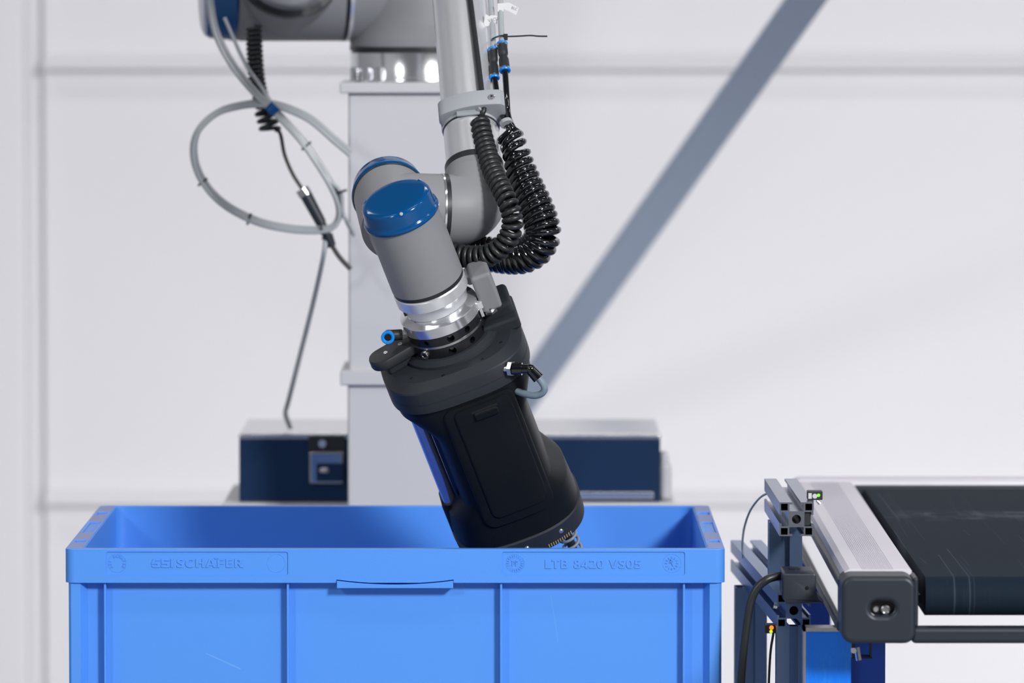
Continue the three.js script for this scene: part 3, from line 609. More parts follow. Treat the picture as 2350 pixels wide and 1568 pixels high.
{
  const o = thing('gripper', 'bulky black picking gripper hanging from the robot wrist into the bin', 'gripper', T(0, 0.472, 0));
  // tool changer: two black rings and a bright seam
  const ports = [[3, 0.1608, 0.0048], [32, 0.1605, 0.0042], [-1, 0.1776, 0.0050], [33, 0.1772, 0.0042], [-36, 0.1608, 0.0032], [62, 0.1768, 0.0034]];
  const csg = new Evaluator(); csg.useGroups = false;
  const asBrush = (g) => { const b = new Brush(clean(g)); b.updateMatrixWorld(); return b; };
  let ring = asBrush(lathe([[0, 0.1545], [0.0478, 0.1545], [0.0480, 0.1560], [0.0480, 0.1668], [0.0462, 0.1672], [0.0462, 0.1696], [0.0486, 0.1700], [0.0486, 0.1850], [0, 0.1850]], C0, d3, 96, 0.4));
  for (const [deg, h, pr] of ports) { const [p, d] = onRing(0.060, deg, h); ring = csg.evaluate(ring, asBrush(lathe([[0, 0], [pr, 0], [pr, 0.022], [0, 0.024]], p, d.negate(), 28, 0.4)), SUBTRACTION); }
  const ch = part(o, 'tool_changer', ring.geometry, MAT.blackAnod);
  part(ch, 'seam', lathe([[0.03, 0.1668], [0.0483, 0.1668], [0.0483, 0.1698], [0.03, 0.1698]], C0, d3, 96), MAT.steel, 'thin bright metal ring');
  for (const [deg, h, pr] of ports) { const [p, d] = onRing(0.0386, deg, h); part(ch, 'port', lathe([[0, 0], [pr * 0.6, 0.0006], [pr * 0.9, 0.0030], [pr * 0.99, 0.0034], [pr * 0.99, -0.001]], p, d, 24, 0.5), MAT.blackGloss); }
  { const [p, d] = onRing(0.047, -44, 0.1765); const b = part(ch, 'socket_screw', lathe([[0, 0.004], [0.0030, 0.004], [0.0034, 0.0052], [0.0052, 0.0052], [0.0056, 0.0045], [0.0056, -0.003]], p, d, 28), MAT.steel); part(b, 'socket', lathe([[0, 0.0046], [0.0028, 0.0046], [0.0028, 0.004]], p, d, 6), MAT.bore); }
  // lid
  const lid = part(o, 'lid', loft(SEC), MAT.lid);
  part(lid, 'raised_ring', lathe([[0.02, 0.1835], [0.0530, 0.1835], [0.0610, 0.1880], [0.0615, 0.1945], [0.02, 0.1945]], C0, d3, 96, 0.4), MAT.shellTop);
  part(lid, 'seam_line', loft([[0.2160, 0.0919, 0.0892, -0.004, 3.0], [0.2168, 0.0919, 0.0892, -0.004, 3.0]], 96, false, false), MAT.shellTop);
  for (const [x, z] of [[-0.022, 0.073], [0.030, 0.069], [-0.060, 0.052], [0.058, 0.046]]) part(lid, 'screw', lathe([[0, -0.0008], [0.0024, -0.0008], [0.0028, 0], [0.0028, 0.003]], T(x, 0.1922, z), d3, 18), MAT.blackAnod);
  // body
  const body = part(o, 'body', loft(BODY), MAT.shell);
  part(body, 'door_frame', patch(BODY, -0.041, 0.0515, 0.2335, 0.4150, 0.014, 0.0030), MAT.shell);
  const door = part(body, 'door', patch(BODY, -0.028, 0.0455, 0.2385, 0.4020, 0.009, 0.0052), MAT.shell);
  { // finger tab on the door
    const z = frontZ(BODY, 0.012, 0.2520) + 0.0045;
    part(door, 'finger_tab', toolBox(-0.0045, 0.0275, 0.2475, 0.2590, z - 0.004, z + 0.0042, 0.003), MAT.shell);
    part(door, 'tab_slot_shade', toolBox(-0.0065, 0.0285, 0.2440, 0.2485, z - 0.003, z + 0.0016, 0.0008), MAT.bore);  // near-black bar stands for the shade in the recess above the tab
  }
  const pl = part(o, 'bottom_plate', loft(PLATE), MAT.shellTop);
  for (let i = 0; i < 11; i++) { const x = 0.024 + i * 0.0031, z = frontZ(PLATE, x, 0.466); part(pl, 'contact_pin', toolBox(x - 0.0006, x + 0.0006, 0.4650, 0.4696, z - 0.002, z + 0.0009, 0.0003, 1), MAT.gold, 'gold contact pin'); }
  for (const [x, h] of [[-0.003, 0.4580], [0.0440, 0.4560]]) {
    const z = frontZ(PLATE, x, h), n = eZ.clone().addScaledVector(eX, (x + 0.002) * 5).normalize();
    part(pl, 'screw', lathe([[0, 0.0022], [0.0018, 0.0020], [0.0030, 0.0010], [0.0032, -0.002]], T(x, h, z), n, 18), MAT.aluShiny, 'bright round screw head');
  }
  // polished rod at the left flank and the socket that takes its foot
  part(o, 'guide_rod', cyl(T(-0.0735, 0.240, 0.012), T(-0.0735, 0.425, 0.012), 0.0088, 0.0088, 40), MAT.aluShiny, 'polished chrome rod');
  part(o, 'rod_socket', lathe([[0.0095, 0.399], [0.0125, 0.398], [0.0135, 0.402], [0.0135, 0.440], [0, 0.440]], T(-0.0725, 0, 0.012), d3, 40), MAT.shell);
  part(o, 'rod_socket', toolBox(-0.0860, -0.050, 0.4000, 0.4400, -0.030, 0.018, 0.006), MAT.shell);
  part(o, 'side_rail', toolBox(-0.064, -0.052, 0.270, 0.405, -0.02, 0.030, 0.003), MAT.blackGloss);
  // block at the right rear of the lid and its grey cable bracket
  const blk = part(o, 'connector_block', join(toolBox(0.046, 0.0870, 0.1640, 0.1960, -0.048, 0.006, 0.006, 4), toolBox(0.040, 0.0890, 0.1790, 0.1960, -0.040, 0.022, 0.004, 4)), MAT.shellTop);
  part(o, 'cable_bracket', join(toolBox(0.0500, 0.0755, 0.1115, 0.1640, -0.030, 0.014, 0.0045, 4), toolBox(0.044, 0.060, 0.1160, 0.1300, -0.030, -0.004, 0.004)), MAT.robotGrey, 'rough grey bracket block');
  part(o, 'release_latch', join(toolBox(0.0455, 0.0530, 0.1450, 0.1545, 0.006, 0.0165, 0.001), toolBox(0.0465, 0.0505, 0.1545, 0.1660, 0.006, 0.0160, 0.0008)), MAT.alu, 'bright metal latch');
  part(blk, 'hex_nut', lathe([[0, 0], [0.0085, 0], [0.0085, 0.003], [0.005, 0.003], [0.005, 0.007], [0, 0.007]], T(0.060, 0.1660, 0.010), d3.clone().negate(), 6), MAT.steel);
  // paddle grip at the left, screwed to its foot
  const hp = 0.1690, pad = new THREE.Shape(), pr = 0.0185, turn = 20 * Math.PI / 180;
  const pa = eX.clone().multiplyScalar(Math.cos(turn)).addScaledVector(eZ, -Math.sin(turn)), pb = eZ.clone().multiplyScalar(Math.cos(turn)).addScaledVector(eX, Math.sin(turn)), pc = T(-0.0670, hp, 0.0085);
  pad.absarc(0.022, 0, pr, -Math.PI / 2, Math.PI / 2, false); pad.absarc(-0.0185, 0, pr, Math.PI / 2, Math.PI * 1.5, false); pad.closePath();
  const paddle = part(o, 'paddle', crease(extrude(pad, 0.0085, 0.0028, 24).applyMatrix4(new THREE.Matrix4().makeBasis(pa, pb, d3).setPosition(pc)), 0.6), MAT.blackPlastic);
  for (const x of [-0.0140, 0.0075]) {
    const q = pc.clone().addScaledVector(pa, x).addScaledVector(d3, -0.0030);
    part(paddle, 'screw', lathe([[0.0009, 0.0002], [0.0014, -0.0004], [0.0025, -0.0004], [0.0029, 0], [0.0029, 0.004]], q, d3, 20), MAT.alu);
  }
  part(o, 'paddle_foot', rbox(-0.0220, 0.030, -0.0245, -0.006, -0.012, 0.011, 0.004).applyMatrix4(new THREE.Matrix4().makeBasis(pa, d3.clone().negate(), pb).setPosition(pc)), MAT.shellTop);
}
// push-in fitting at the left of the changer
{
  const o = thing('elbow_fitting', 'black elbow air fitting with a bright blue ring beside the tool changer', 'fitting', T(-0.062, 0.158, 0.004));
  const a = T(-0.0475, 0.1575, 0.004), b = T(-0.0535, 0.1560, 0.004), c = T(-0.0690, 0.1505, 0.004), v = V(-0.06, -0.12, 1).normalize(), e = c.clone().addScaledVector(v, 0.013);
  part(o, 'nut', cyl(a, b, 0.0066, 0.0066, 6), MAT.steel);
  part(o, 'elbow', join(cyl(b, c, 0.0068, 0.0070, 28), new THREE.SphereGeometry(0.0072, 24, 16).translate(c.x, c.y, c.z), cyl(c, e, 0.0072, 0.0080, 28)), MAT.blackPlastic);
  part(o, 'release_ring', lathe([[0.0042, -0.001], [0.0045, 0.0025], [0.0060, 0.0038], [0.0078, 0.0036], [0.0084, 0.0026], [0.0084, 0]], e, v, 36, 0.7), MAT.fittingBlue, 'bright blue release ring');
  part(o, 'bore', lathe([[0, 0.0006], [0.0044, 0.0006]], e, v, 24), MAT.bore);
}
// push-in fitting at the right flank with its short hose
{
  const zr = T(0.070, 0.232, 0.066).z + 0.026;
  const o = thing('swivel_fitting', 'black swivel air fitting with bright nut on the right flank of the gripper', 'fitting', P(1195, 848, zr));
  const q = (x, y, dz = 0) => P(x, y, zr + dz);
  part(o, 'thread', cyl(q(1158, 846, -0.006), q(1170, 846, -0.004), 0.0052, 0.0052, 24), MAT.steel);
  part(o, 'nut', cyl(q(1168, 846, -0.004), q(1177, 846.5, -0.002), 0.0094, 0.0094, 6), MAT.steel);
  part(o, 'elbow', join(cyl(q(1176, 846.5, -0.002), q(1198, 847), 0.0078, 0.0078, 28), cyl(q(1198, 847), q(1217, 847.5, 0.002), 0.0060, 0.0055, 24),
    new THREE.SphereGeometry(0.0066, 20, 14).translate(...q(1218, 848, 0.002).toArray()), cyl(q(1220, 850, 0.002), q(1237, 869, 0.003), 0.0070, 0.0078, 28)), MAT.blackGloss);
  const h = thing('short_hose', 'short blue-grey hose looping from the swivel fitting back into the gripper', 'hose', q(1240, 895, 0));
  part(h, 'hose', tube([q(1234, 866, 0.003), q(1245, 880, 0.002), q(1249.5, 893), q(1242, 904, -0.004), q(1224, 908, -0.010), q(1200, 903, -0.020), q(1180, 895, -0.03)], 0.0043, 60, 16), MAT.cableBlue);
}
// sprung suction foot under the gripper
{
  const o = thing('suction_foot', 'black sprung stem with grey wire spring under the gripper', 'suction cup', T(0.049, 0.535, 0.040));
  const b = (h) => T(0.049, h, 0.042);
  part(o, 'stem', cyl(b(0.470), b(0.535), 0.0052, 0.0058, 24), MAT.blackPlastic);
  part(o, 'spring', new THREE.TubeGeometry(curve(helixPoints([b(0.482), b(0.497), b(0.512), b(0.527)], 4, () => 0.0108, 0.6, 20)), 160, 0.0019, 10), MAT.sealGrey, 'light grey wire spring');
  part(o, 'cup', lathe([[0, 0], [0.009, 0], [0.012, 0.006], [0.010, 0.010], [0.014, 0.018], [0.013, 0.018], [0, 0.012]], b(0.530), d3, 32), MAT.blackRubber);
}

// ------------------------------------------------------------------ coiled cable and air hoses on the forearm
{
  const z0 = -0.236;
  const c = [[1101, 281, -0.226], [1106, 306, -0.212], [1115, 340, -0.194], [1128, 385, -0.166], [1148, 428, -0.136], [1166, 466, -0.117], [1176, 505, -0.112], [1170, 540, -0.114], [1148, 570, -0.119], [1115, 588, -0.128], [1080, 590, -0.140], [1045, 584, -0.150], [1010, 580, -0.158]].map((q) => P(...q));
  const o = thing('coiled_cable', 'matt black coiled cable hanging from the forearm clamp to the wrist', 'cable', P(1110, 600, -0.13));
  const wr = 0.0036;
  const hp = helixPoints(c, 34, (t) => 0.0098 + 0.0016 * Math.min(1, Math.max(0, (t - 0.55) * 4)) * (1 - Math.max(0, t - 0.85)), 2.2, 18);
  part(o, 'coil', new THREE.TubeGeometry(curve(hp), 34 * 16, wr, 10), MAT.blackRubber);
  const topOf = (px, py, off) => { const y = P(px, py, -0.3).y, d = (y - wristE.y) / -df.y, p = fa(d); return P(px, py, p.z + off); };
  part(o, 'lead', tube([topOf(1069, -80, 0.046), topOf(1079, 0, 0.046), topOf(1093, 110, 0.046), topOf(1105, 208, 0.046), topOf(1109, 235, 0.048), topOf(1110, 252, 0.049), P(1106, 266, -0.226), hp[0]], wr, 80, 12), MAT.blackRubber);
}
const hoseTop = (px, py, off) => { const y = P(px, py, -0.3).y, d = (y - wristE.y) / -df.y, p = fa(d); return P(px, py, p.z + off); };
{
  const path = [[1172, 316, -0.222], [1184, 348, -0.214], [1196, 390, -0.206], [1211, 430, -0.196], [1228, 470, -0.186], [1241, 508, -0.178], [1245, 540, -0.174], [1230, 569, -0.175], [1202, 585, -0.179], [1165, 588, -0.185], [1120, 583, -0.190], [1075, 578, -0.194]].map((q) => P(...q));
  const rad = (t) => 0.0122 + 0.0070 * Math.sin(Math.min(1, t * 1.6) * Math.PI / 2) - 0.008 * Math.max(0, t - 0.72);
  const TURNS = 14.5;
  // loose turns above, tight turns below
  const warp = (t) => 0.62 * t + 0.38 * t * t;
  const labels = ['glossy black coiled air hose joined to the upper blue-ringed connector', 'glossy black coiled air hose joined to the lower blue-ringed connector'];
  const tops = [[[1159, 160, 0.034], [1161, 190, 0.034], [1163, 225, 0.032], [1165, 255, 0.028]], [[1135, 178, 0.026], [1139, 205, 0.026], [1143, 235, 0.026], [1150, 258, 0.024]]];
  for (const k of [0, 1]) {
    const o = thing('coiled_air_hose', labels[k], 'hose', P(1230, 600, -0.175), 'coiled air hoses beside the forearm');
    const hp = helixPoints(path, TURNS, rad, 3.5 - k * 2.9, 24, warp);
    part(o, 'coil', new THREE.TubeGeometry(curve(hp), Math.round(TURNS * 24), 0.0047, 12), MAT.blackGloss);
    const a = tops[k].map((q) => hoseTop(...q)), s = hp[0], s1 = hp[1].clone().sub(hp[0]).normalize();
    part(o, 'lead', tube([...a, P(k ? 1160 : 1170, k ? 284 : 278, -0.232), P(k ? 1168 : 1180, k ? 300 : 296, -0.226), s.clone().addScaledVector(s1, -0.006), s], 0.0039, 70, 12), MAT.blackGloss);
  }
  const tp = thing('tape_band', 'clear tape band joining the two black hoses below the clamp', 'tape', P(1162, 280, -0.232));
  part(tp, 'band', cyl(P(1160, 279, -0.229), P(1163, 286, -0.226), 0.0080, 0.0080, 28), MAT.hoseClear);
}
// clear supply hoses, their push-in connectors, paper flags and the cable tie
{
  const lines = [
    { hose: [[1146, -90], [1148, 0], [1150, 60], [1152, 104]], con: [[1152, 99], [1159, 164]], lab: 'clear air hose joined to the upper connector', clab: 'black push-in connector with blue end rings, the upper one' },
    { hose: [[1120, -90], [1126, 0], [1130, 60], [1132, 118]], con: [[1131, 112], [1135, 181]], lab: 'clear air hose joined to the lower connector', clab: 'black push-in connector with blue end rings, the lower one' },
  ];
  lines.forEach((l, k) => {
    const pts = l.hose.map(([x, y]) => hoseTop(x, y, k ? 0.026 : 0.034));
    const o = thing('clear_air_hose', l.lab, 'hose', pts[3], 'clear air hoses along the forearm');
    part(o, 'hose', tube(pts, 0.0038, 60, 16), MAT.hoseClear);
    const off = k ? 0.026 : 0.034, a = hoseTop(...l.con[0], off), b = hoseTop(...l.con[1], off), d = b.clone().sub(a), L = d.length(); d.normalize();
    const c = thing('push_in_connector', l.clab, 'connector', b, 'push-in connectors on the air hoses');
    const r = k ? 0.0058 : 0.0064;
    part(c, 'body', lathe([[0.003, 0.004], [r, 0.005], [r, L * 0.34], [r * 0.96, L * 0.40], [r * 0.82, L * 0.44], [r * 0.82, L * 0.52], [r, L * 0.58], [r * 1.04, L - 0.005], [0.003, L - 0.004]], a, d, 36, 0.5), MAT.blackPlastic);
    part(c, 'release_ring', lathe([[0.004, 0], [r + 0.0006, 0.0004], [r + 0.0009, 0.0016], [r + 0.0004, 0.0030], [0.004, 0.0032]], a, d, 36), MAT.fittingBlue);
    part(c, 'release_ring', lathe([[0.004, L - 0.0032], [r + 0.0006, L - 0.0030], [r + 0.0011, L - 0.0014], [r + 0.0004, L], [0.0045, L]], a, d, 36), MAT.fittingBlue);
    part(c, 'metal_band', lathe([[0.004, 0.0032], [r + 0.0002, 0.0032], [r + 0.0002, 0.0050], [0.004, 0.0050]], a, d, 36), MAT.steel);
    part(c, 'metal_band', lathe([[0.004, L - 0.0050], [r + 0.0004, L - 0.0050], [r + 0.0004, L - 0.0032], [0.004, L - 0.0032]], a, d, 36), MAT.steel);
  });
  // paper flags
  const flag = (label, quad, str, tq, rot, size) => {
    const o = thing('paper_tag', label, 'label', quad[3], 'paper tags on the air hoses');
    const s = new THREE.Shape(), ez = V(0, 0, 1);
    quad.forEach((p, i) => s[i ? 'lineTo' : 'moveTo'](p.x, p.y)); s.closePath();
    part(o, 'paper', extrude(s, 0.0003).translate(0, 0, quad[0].z), MAT.paper);
    const g = text(str, size, 0.0001, fontThin).rotateZ(rot).translate(tq.x, tq.y, quad[0].z + 0.00032);
    part(o, 'print', g, MAT.ink);
    return o;
  };
  const z1 = hoseTop(1150, 20, 0.0395).z, z2 = hoseTop(1130, 45, 0.0315).z;
  const f1 = flag('white paper tag printed BLC sticking out from the clear hose', [[1142, 8], [1156, 7], [1168, 6], [1191, 18], [1185, 35], [1156, 20], [1155, 27], [1142, 27]].map(([x, y]) => P(x, y, z1)), 'BLC', P(1172.5, 20, z1), -0.33, 0.0034);
  const f2 = flag('white paper tag printed VACU folded round the clear hose', [[1114, 32], [1123, 37], [1127, 35], [1141, 35.5], [1141, 54], [1126, 58], [1114, 61], [1110, 53]].map(([x, y]) => P(x, y, z2)), 'VACU', P(1121, 51, z2), 0.22, 0.0038);
  // cable tie
  const zt = hoseTop(1140, 85, 0.030).z;
  const o = thing('cable_tie', 'black cable tie with a long tail round the clear hoses', 'cable tie', P(1160, 84, zt));
  const a = P(1130, 90, zt + 0.004), ring = [];
  part(o, 'loop', tube([P(1127.5, 93, zt), P(1131, 89, zt + 0.013), P(1142, 84, zt + 0.014), P(1152, 82, zt + 0.011), P(1160, 84, zt + 0.006)], 0.0011, 40, 8), MAT.blackRubber);
  part(o, 'head', rbox(-0.0026, 0.0026, -0.0042, 0.0042, -0.003, 0.003, 0.0006).translate(...P(1160.5, 85, zt + 0.006).toArray()), MAT.blackRubber);
  part(o, 'tail', tube([P(1161, 84, zt + 0.006), P(1190, 83, zt + 0.01), P(1216, 81.5, zt + 0.014), P(1235, 83, zt + 0.016), P(1256, 83.3, zt + 0.018)], 0.0010, 40, 8).scale(1, 1, 1), MAT.blackRubber);
}

// ------------------------------------------------------------------ cable loop hanging from the shoulder
{
  const zc = -0.93, q = (x, y, dz = 0) => P(x, y, zc + dz);
  const loop = thing('hose_loop', 'loop of clear hoses tied together hanging left of the column', 'hose', q(600, 528));
  const bundle = (pts, rs, name) => rs.forEach(([dx, dy, dz, r]) => part(loop, name, tube(pts.map(([x, y, z = 0]) => q(x + dx, y + dy, z + dz)), r, 140, 10), MAT.hoseClear));
  bundle([[472, -60], [478, 0], [492, 75], [530, 150], [580, 212], [628, 258], [690, 325], [740, 398], [770, 455], [776, 495], [760, 520], [725, 528], [655, 524], [580, 506], [505, 465], [458, 410], [441, 352], [452, 300], [495, 258], [548, 242], [592, 238], [640, 244], [705, 272], [762, 320], [800, 352]], [[0, 0, 0, 0.0034], [7, -4, -0.007, 0.0034], [3, 5, 0.006, 0.0030]], 'hose');
  bundle([[515, 40, -0.01], [560, 140, -0.01], [600, 200, -0.01], [640, 262], [700, 330], [752, 410], [782, 440], [786, 480], [794, 505], [812, 540, -0.03]], [[0, 0, 0, 0.0028]], 'hose');
  const tieAt = (x, y, ang) => part(loop, 'cable_tie', new THREE.CylinderGeometry(0.0085, 0.0085, 0.003, 16, 1, true).rotateX(0).applyMatrix4(frameMatrix(q(x, y, 0), V(Math.cos(ang), Math.sin(ang), 0))), MAT.blackRubber);
  tieAt(465, 418, -0.9); tieAt(572, 503, -0.35); tieAt(703, 335, -0.85); tieAt(783, 440, -1.3); tieAt(738, 526, 0.1);
  part(loop, 'blue_tape', cyl(q(618, 258), q(634, 242), 0.0075, 0.0085, 20).translate(0, 0, 0.012), MAT.blueCap, 'strip of blue tape');

  // black coiled lead with loose turns and a plug
  const o = thing('coiled_lead', 'black coiled lead hanging behind the clear hose loop', 'cable', q(760, 560, -0.02));
  const zz = -0.03;
  part(o, 'coil', new THREE.TubeGeometry(curve(helixPoints([q(582, 60, zz), q(584, 110, zz), q(588, 170, zz), q(596, 215, zz), q(606, 245, zz)], 17, () => 0.0092, 0, 16)), 17 * 14, 0.0030, 8), MAT.blackRubber);
  part(o, 'loose_turns', new THREE.TubeGeometry(curve(helixPoints([q(606, 248, zz), q(614, 275, zz), q(621, 302, zz)], 3.2, () => 0.0125, 1.2, 18)), 70, 0.0031, 8), MAT.blackRubber);
  part(o, 'lead', tube([q(632, 290, zz), q(644, 310, zz), q(653, 355, zz), q(672, 400, zz), q(693, 433, zz)], 0.0026, 40, 8), MAT.blackRubber);
  part(o, 'lead', tube([q(757, 555, zz), q(770, 577, zz), q(784, 596, zz), q(805, 618, zz)], 0.0034, 40, 8), MAT.blackRubber);
  const plug = part(o, 'plug', join(cyl(q(697, 438, zz), q(737, 512, zz), 0.0088, 0.0075, 24), cyl(q(735, 508, zz), q(758, 558, zz), 0.0065, 0.0060, 24), cyl(q(750, 540, zz), q(762, 566, zz), 0.0085, 0.006, 20)), MAT.darkGrey, 'dark grey cable plug');
  part(plug, 'collar', cyl(q(693, 433, zz), q(702, 448, zz), 0.0096, 0.0096, 24), MAT.steel);
  // thin straight hose down to the box
  const h = thing('thin_hose', 'thin pale hose running down to the navy box lid', 'hose', P(666, 985, BOXZ - 0.03));
  part(h, 'hose', tube([q(748, 540, -0.03), q(742, 590, -0.03), P(720, 690, -1.05), P(690, 810, -1.15), P(662, 920, -1.24), P(655, 948, -1.30), P(662, 972, -1.32), P(667, 984, BOXZ - 0.03)], 0.0036, 80, 10), MAT.hoseGrey);
}

// ------------------------------------------------------------------ belt conveyor
const KX0 = 0.380, KX1 = 0.465, KT = 0.7665, KZ0 = 0.28, KZ1 = -1.04, KR = 1.05;
{
  const o = thing('belt_conveyor', 'belt conveyor with dark belt and pale metal side rail right of the bin', 'conveyor', V(0.72, 0, -0.38));
  // side rail: extruded profile with fine grooves on top
  const railShape = (mir) => {
    const s = new THREE.Shape(), X = (x) => mir ? KR + KX0 + 0.0 - x + 0 : x;
    const pts = [[KX0 + 0.004, KT - 0.013], [KX0 + 0.006, KT - 0.004], [KX0 + 0.012, KT]];
    for (let i = 0; i < 16; i++) { const x = KX0 + 0.026 + i * 0.0024; pts.push([x, KT], [x + 0.0002, KT - 0.0010], [x + 0.0010, KT - 0.0010], [x + 0.0012, KT]); }
    pts.push([KX1 - 0.002, KT], [KX1, KT - 0.002], [KX1, KT - 0.060], [KX0 + 0.012, KT - 0.060], [KX0 + 0.012, KT - 0.013]);
    pts.forEach(([x, y], i) => s[i ? 'lineTo' : 'moveTo'](mir ? 2 * 0.715 - x + 0.0 : x, y)); s.closePath(); return s;
  };
  for (const mir of [false, true]) part(o, 'side_rail', crease(extrude(railShape(mir), KZ0 - 0.06 - KZ1 - 0.05).translate(0, 0, KZ1 + 0.05), 0.3), MAT.railAlu, 'pale grooved metal side rail');
  // polished outer side with dark edges
  part(o, 'side_edge', rbox(KX0 - 0.002, KX0 + 0.012, KT - 0.022, KT - 0.012, KZ1 + 0.05, KZ0 - 0.06, 0.002), MAT.darkGrey);
  part(o, 'side_cover', rbox(KX0 + 0.001, KX0 + 0.010, KT - 0.063, KT - 0.020, KZ1 + 0.05, KZ0 - 0.06, 0.003), MAT.chrome, 'polished metal side cover');
  part(o, 'side_edge', rbox(KX0 - 0.003, KX0 + 0.014, KT - 0.074, KT - 0.061, KZ1 + 0.05, KZ0 - 0.06, 0.003), MAT.darkGrey);
  // corner block at the near end
  const cy0 = P(2000, 1478, KZ0).y, cy1 = P(2000, 1323, KZ0).y;
  const fs = roundRect(KX0 - 0.001, cy0, KX1 + 0.001, cy1, 0.014);
  const sx0 = P(1997, 1400, KZ0).x, sx1 = P(2054, 1400, KZ0).x, sy0 = P(2000, 1414, KZ0).y, sy1 = P(2000, 1380, KZ0).y;
  fs.holes.push(roundRect(sx0, sy0, sx1, sy1, (sy1 - sy0) / 2 - 0.0001, THREE.Path));
  const blk = part(o, 'corner_block', extrude(fs, 0.075, 0.006, 16).translate(0, 0, KZ0 - 0.081), MAT.darkGrey, 'dark grey rounded corner block');
  part(blk, 'slot_floor', box(sx0 - 0.002, sx1 + 0.002, sy0 - 0.002, sy1 + 0.002, KZ0 - 0.03, KZ0 - 0.016), MAT.bore);
  part(blk, 'screw', lathe([[0, 0.006], [0.0028, 0.006], [0.0038, 0.004], [0.0038, 0]], P(2009, 1398, KZ0 - 0.017), V(0, 0, 1), 20), MAT.aluShiny);
  part(blk, 'bolt', lathe([[0, 0.004], [0.0034, 0.004], [0.0042, 0.007], [0.0058, 0.006], [0.0060, 0]], P(2032, 1399, KZ0 - 0.018), V(0, 0, 1), 24), MAT.steel);
  part(o, 'corner_block', extrude(roundRect(1.43 - KX1 - 0.001, cy0, 1.43 - KX0 + 0.001, cy1, 0.014), 0.075, 0.006, 8).translate(0, 0, KZ0 - 0.081), MAT.darkGrey);
  // guard beside the roller, near cross bar
  part(o, 'roller_guard', rbox(KX1 - 0.002, P(2108, 1400, KZ0).x, P(2100, 1440, KZ0).y, P(2100, 1327, KZ0).y, KZ0 - 0.07, KZ0 - 0.004, 0.006), MAT.darkGrey);
  part(o, 'cross_bar', rbox(KX1 - 0.004, 1.43 - KX1, P(2200, 1479, KZ0).y, P(2200, 1441, KZ0).y, KZ0 - 0.030, KZ0 - 0.004, 0.006), MAT.darkGrey);
  // far end bar and corner
  const fy = P(1950, 1092, KZ1).y;
  part(o, 'end_bar', rbox(KX0 + 0.003, 1.43 - KX0, KT - 0.055, fy, KZ1, KZ1 + 0.055, 0.010, 4), MAT.railAlu);
  part(o, 'end_guard', rbox(KX1, 1.43 - KX1, KT - 0.03, KT - 0.004, KZ1 + 0.055, KZ1 + 0.075, 0.004), MAT.darkGrey);
  // belt: flat loop over two rollers with scuffs along the run
  const bt = KT - 0.006, br = 0.023, bz0 = KZ0 - 0.012, bz1 = KZ1 + 0.075, bs = new THREE.Shape();
  bs.absarc(bz0 - br, bt - br, br, -Math.PI / 2, Math.PI / 2, false); bs.absarc(bz1 + br, bt - br, br, Math.PI / 2, Math.PI * 1.5, false); bs.closePath();
  const cv = document.createElement('canvas'); cv.width = 1024; cv.height = 1024; const c = cv.getContext('2d');
  c.fillStyle = 'rgb(22,34,47)'; c.fillRect(0, 0, 1024, 1024);
  for (let i = 0; i < 9000; i++) { const g = 22 + rnd() * 30; c.fillStyle = `rgba(${g},${g + 6},${g + 13},0.35)`; c.fillRect(rnd() * 1024, rnd() * 1024, 2, 3); }
  for (let i = 0; i < 46; i++) { const x = rnd() * 1024, y = rnd() * 900, l = 60 + rnd() * 420; c.strokeStyle = `rgba(150,152,158,${0.10 + rnd() * 0.28})`; c.lineWidth = 0.7 + rnd() * 2.2; c.beginPath(); c.moveTo(x, y); c.lineTo(x + (rnd() - 0.5) * 14, y + l); c.stroke(); }
  for (let i = 0; i < 160; i++) { const x = rnd() * 1024; c.fillStyle = `rgba(128,126,130,${0.05 + rnd() * 0.12})`; c.fillRect(x, 285 + rnd() * 110, 20 + rnd() * 90, 12 + rnd() * 26); }
  const bm = new THREE.CanvasTexture(cv); bm.colorSpace = THREE.SRGBColorSpace;
  const bx0 = KX1 + 0.0135, bx1 = 1.43 - KX1 - 0.0135, bg = extrude(bs, bx1 - bx0, 0, 20), pa = bg.attributes.position, ua = bg.attributes.uv;
  for (let i = 0; i < pa.count; i++) { const z = pa.getX(i), y = pa.getY(i), x = pa.getZ(i); pa.setXYZ(i, bx1 - x, y, z); ua.setXY(i, (bx1 - x - bx0) / (bx1 - bx0), 1 - (z - bz1) / (bz0 - bz1)); }
  bg.computeVertexNormals();
  part(o, 'belt', crease(bg, 0.5), M({ map: bm, roughness: 0.75, specularIntensity: 0.2 }), 'dark scuffed conveyor belt');
  part(o, 'bed', box(KX1 - 0.001, 1.43 - KX1 + 0.001, KT - 0.045, KT - 0.035, KZ1 + 0.12, KZ0 - 0.10), MAT.darkGrey);
  // blue stand
  const cs = document.createElement('canvas'); cs.width = cs.height = 256; const d = cs.getContext('2d');
  d.fillStyle = 'rgb(4,118,240)'; d.fillRect(0, 0, 256, 256);
  for (let i = 0; i < 420; i++) { const x = rnd() * 256, y = 20 + rnd() * 236, cl = rnd(); d.strokeStyle = `rgba(${110 + rnd() * 60},${160 + rnd() * 40},${225},${0.08 + 0.3 * cl * cl})`; d.lineWidth = 0.6 + rnd() * 2; d.beginPath(); d.moveTo(x, y); d.lineTo(x + (rnd() - 0.5) * 5, y + 3 + rnd() * 16); d.stroke(); }
  const sm = new THREE.CanvasTexture(cs); sm.colorSpace = THREE.SRGBColorSpace;
  const lz = 0.20, lp = (x, y) => P(x, y, lz);
  const ly = lp(1900, 1441).y, lx0 = lp(1843, 1500).x, lx1 = lp(1953, 1500).x;
  part(o, 'stand_plate', box(lx0 + 0.003, lx1, ly - 0.16, ly - 0.004, lz - 0.004, lz), M({ map: sm, roughness: 0.35 }), 'bright blue scuffed stand plate');
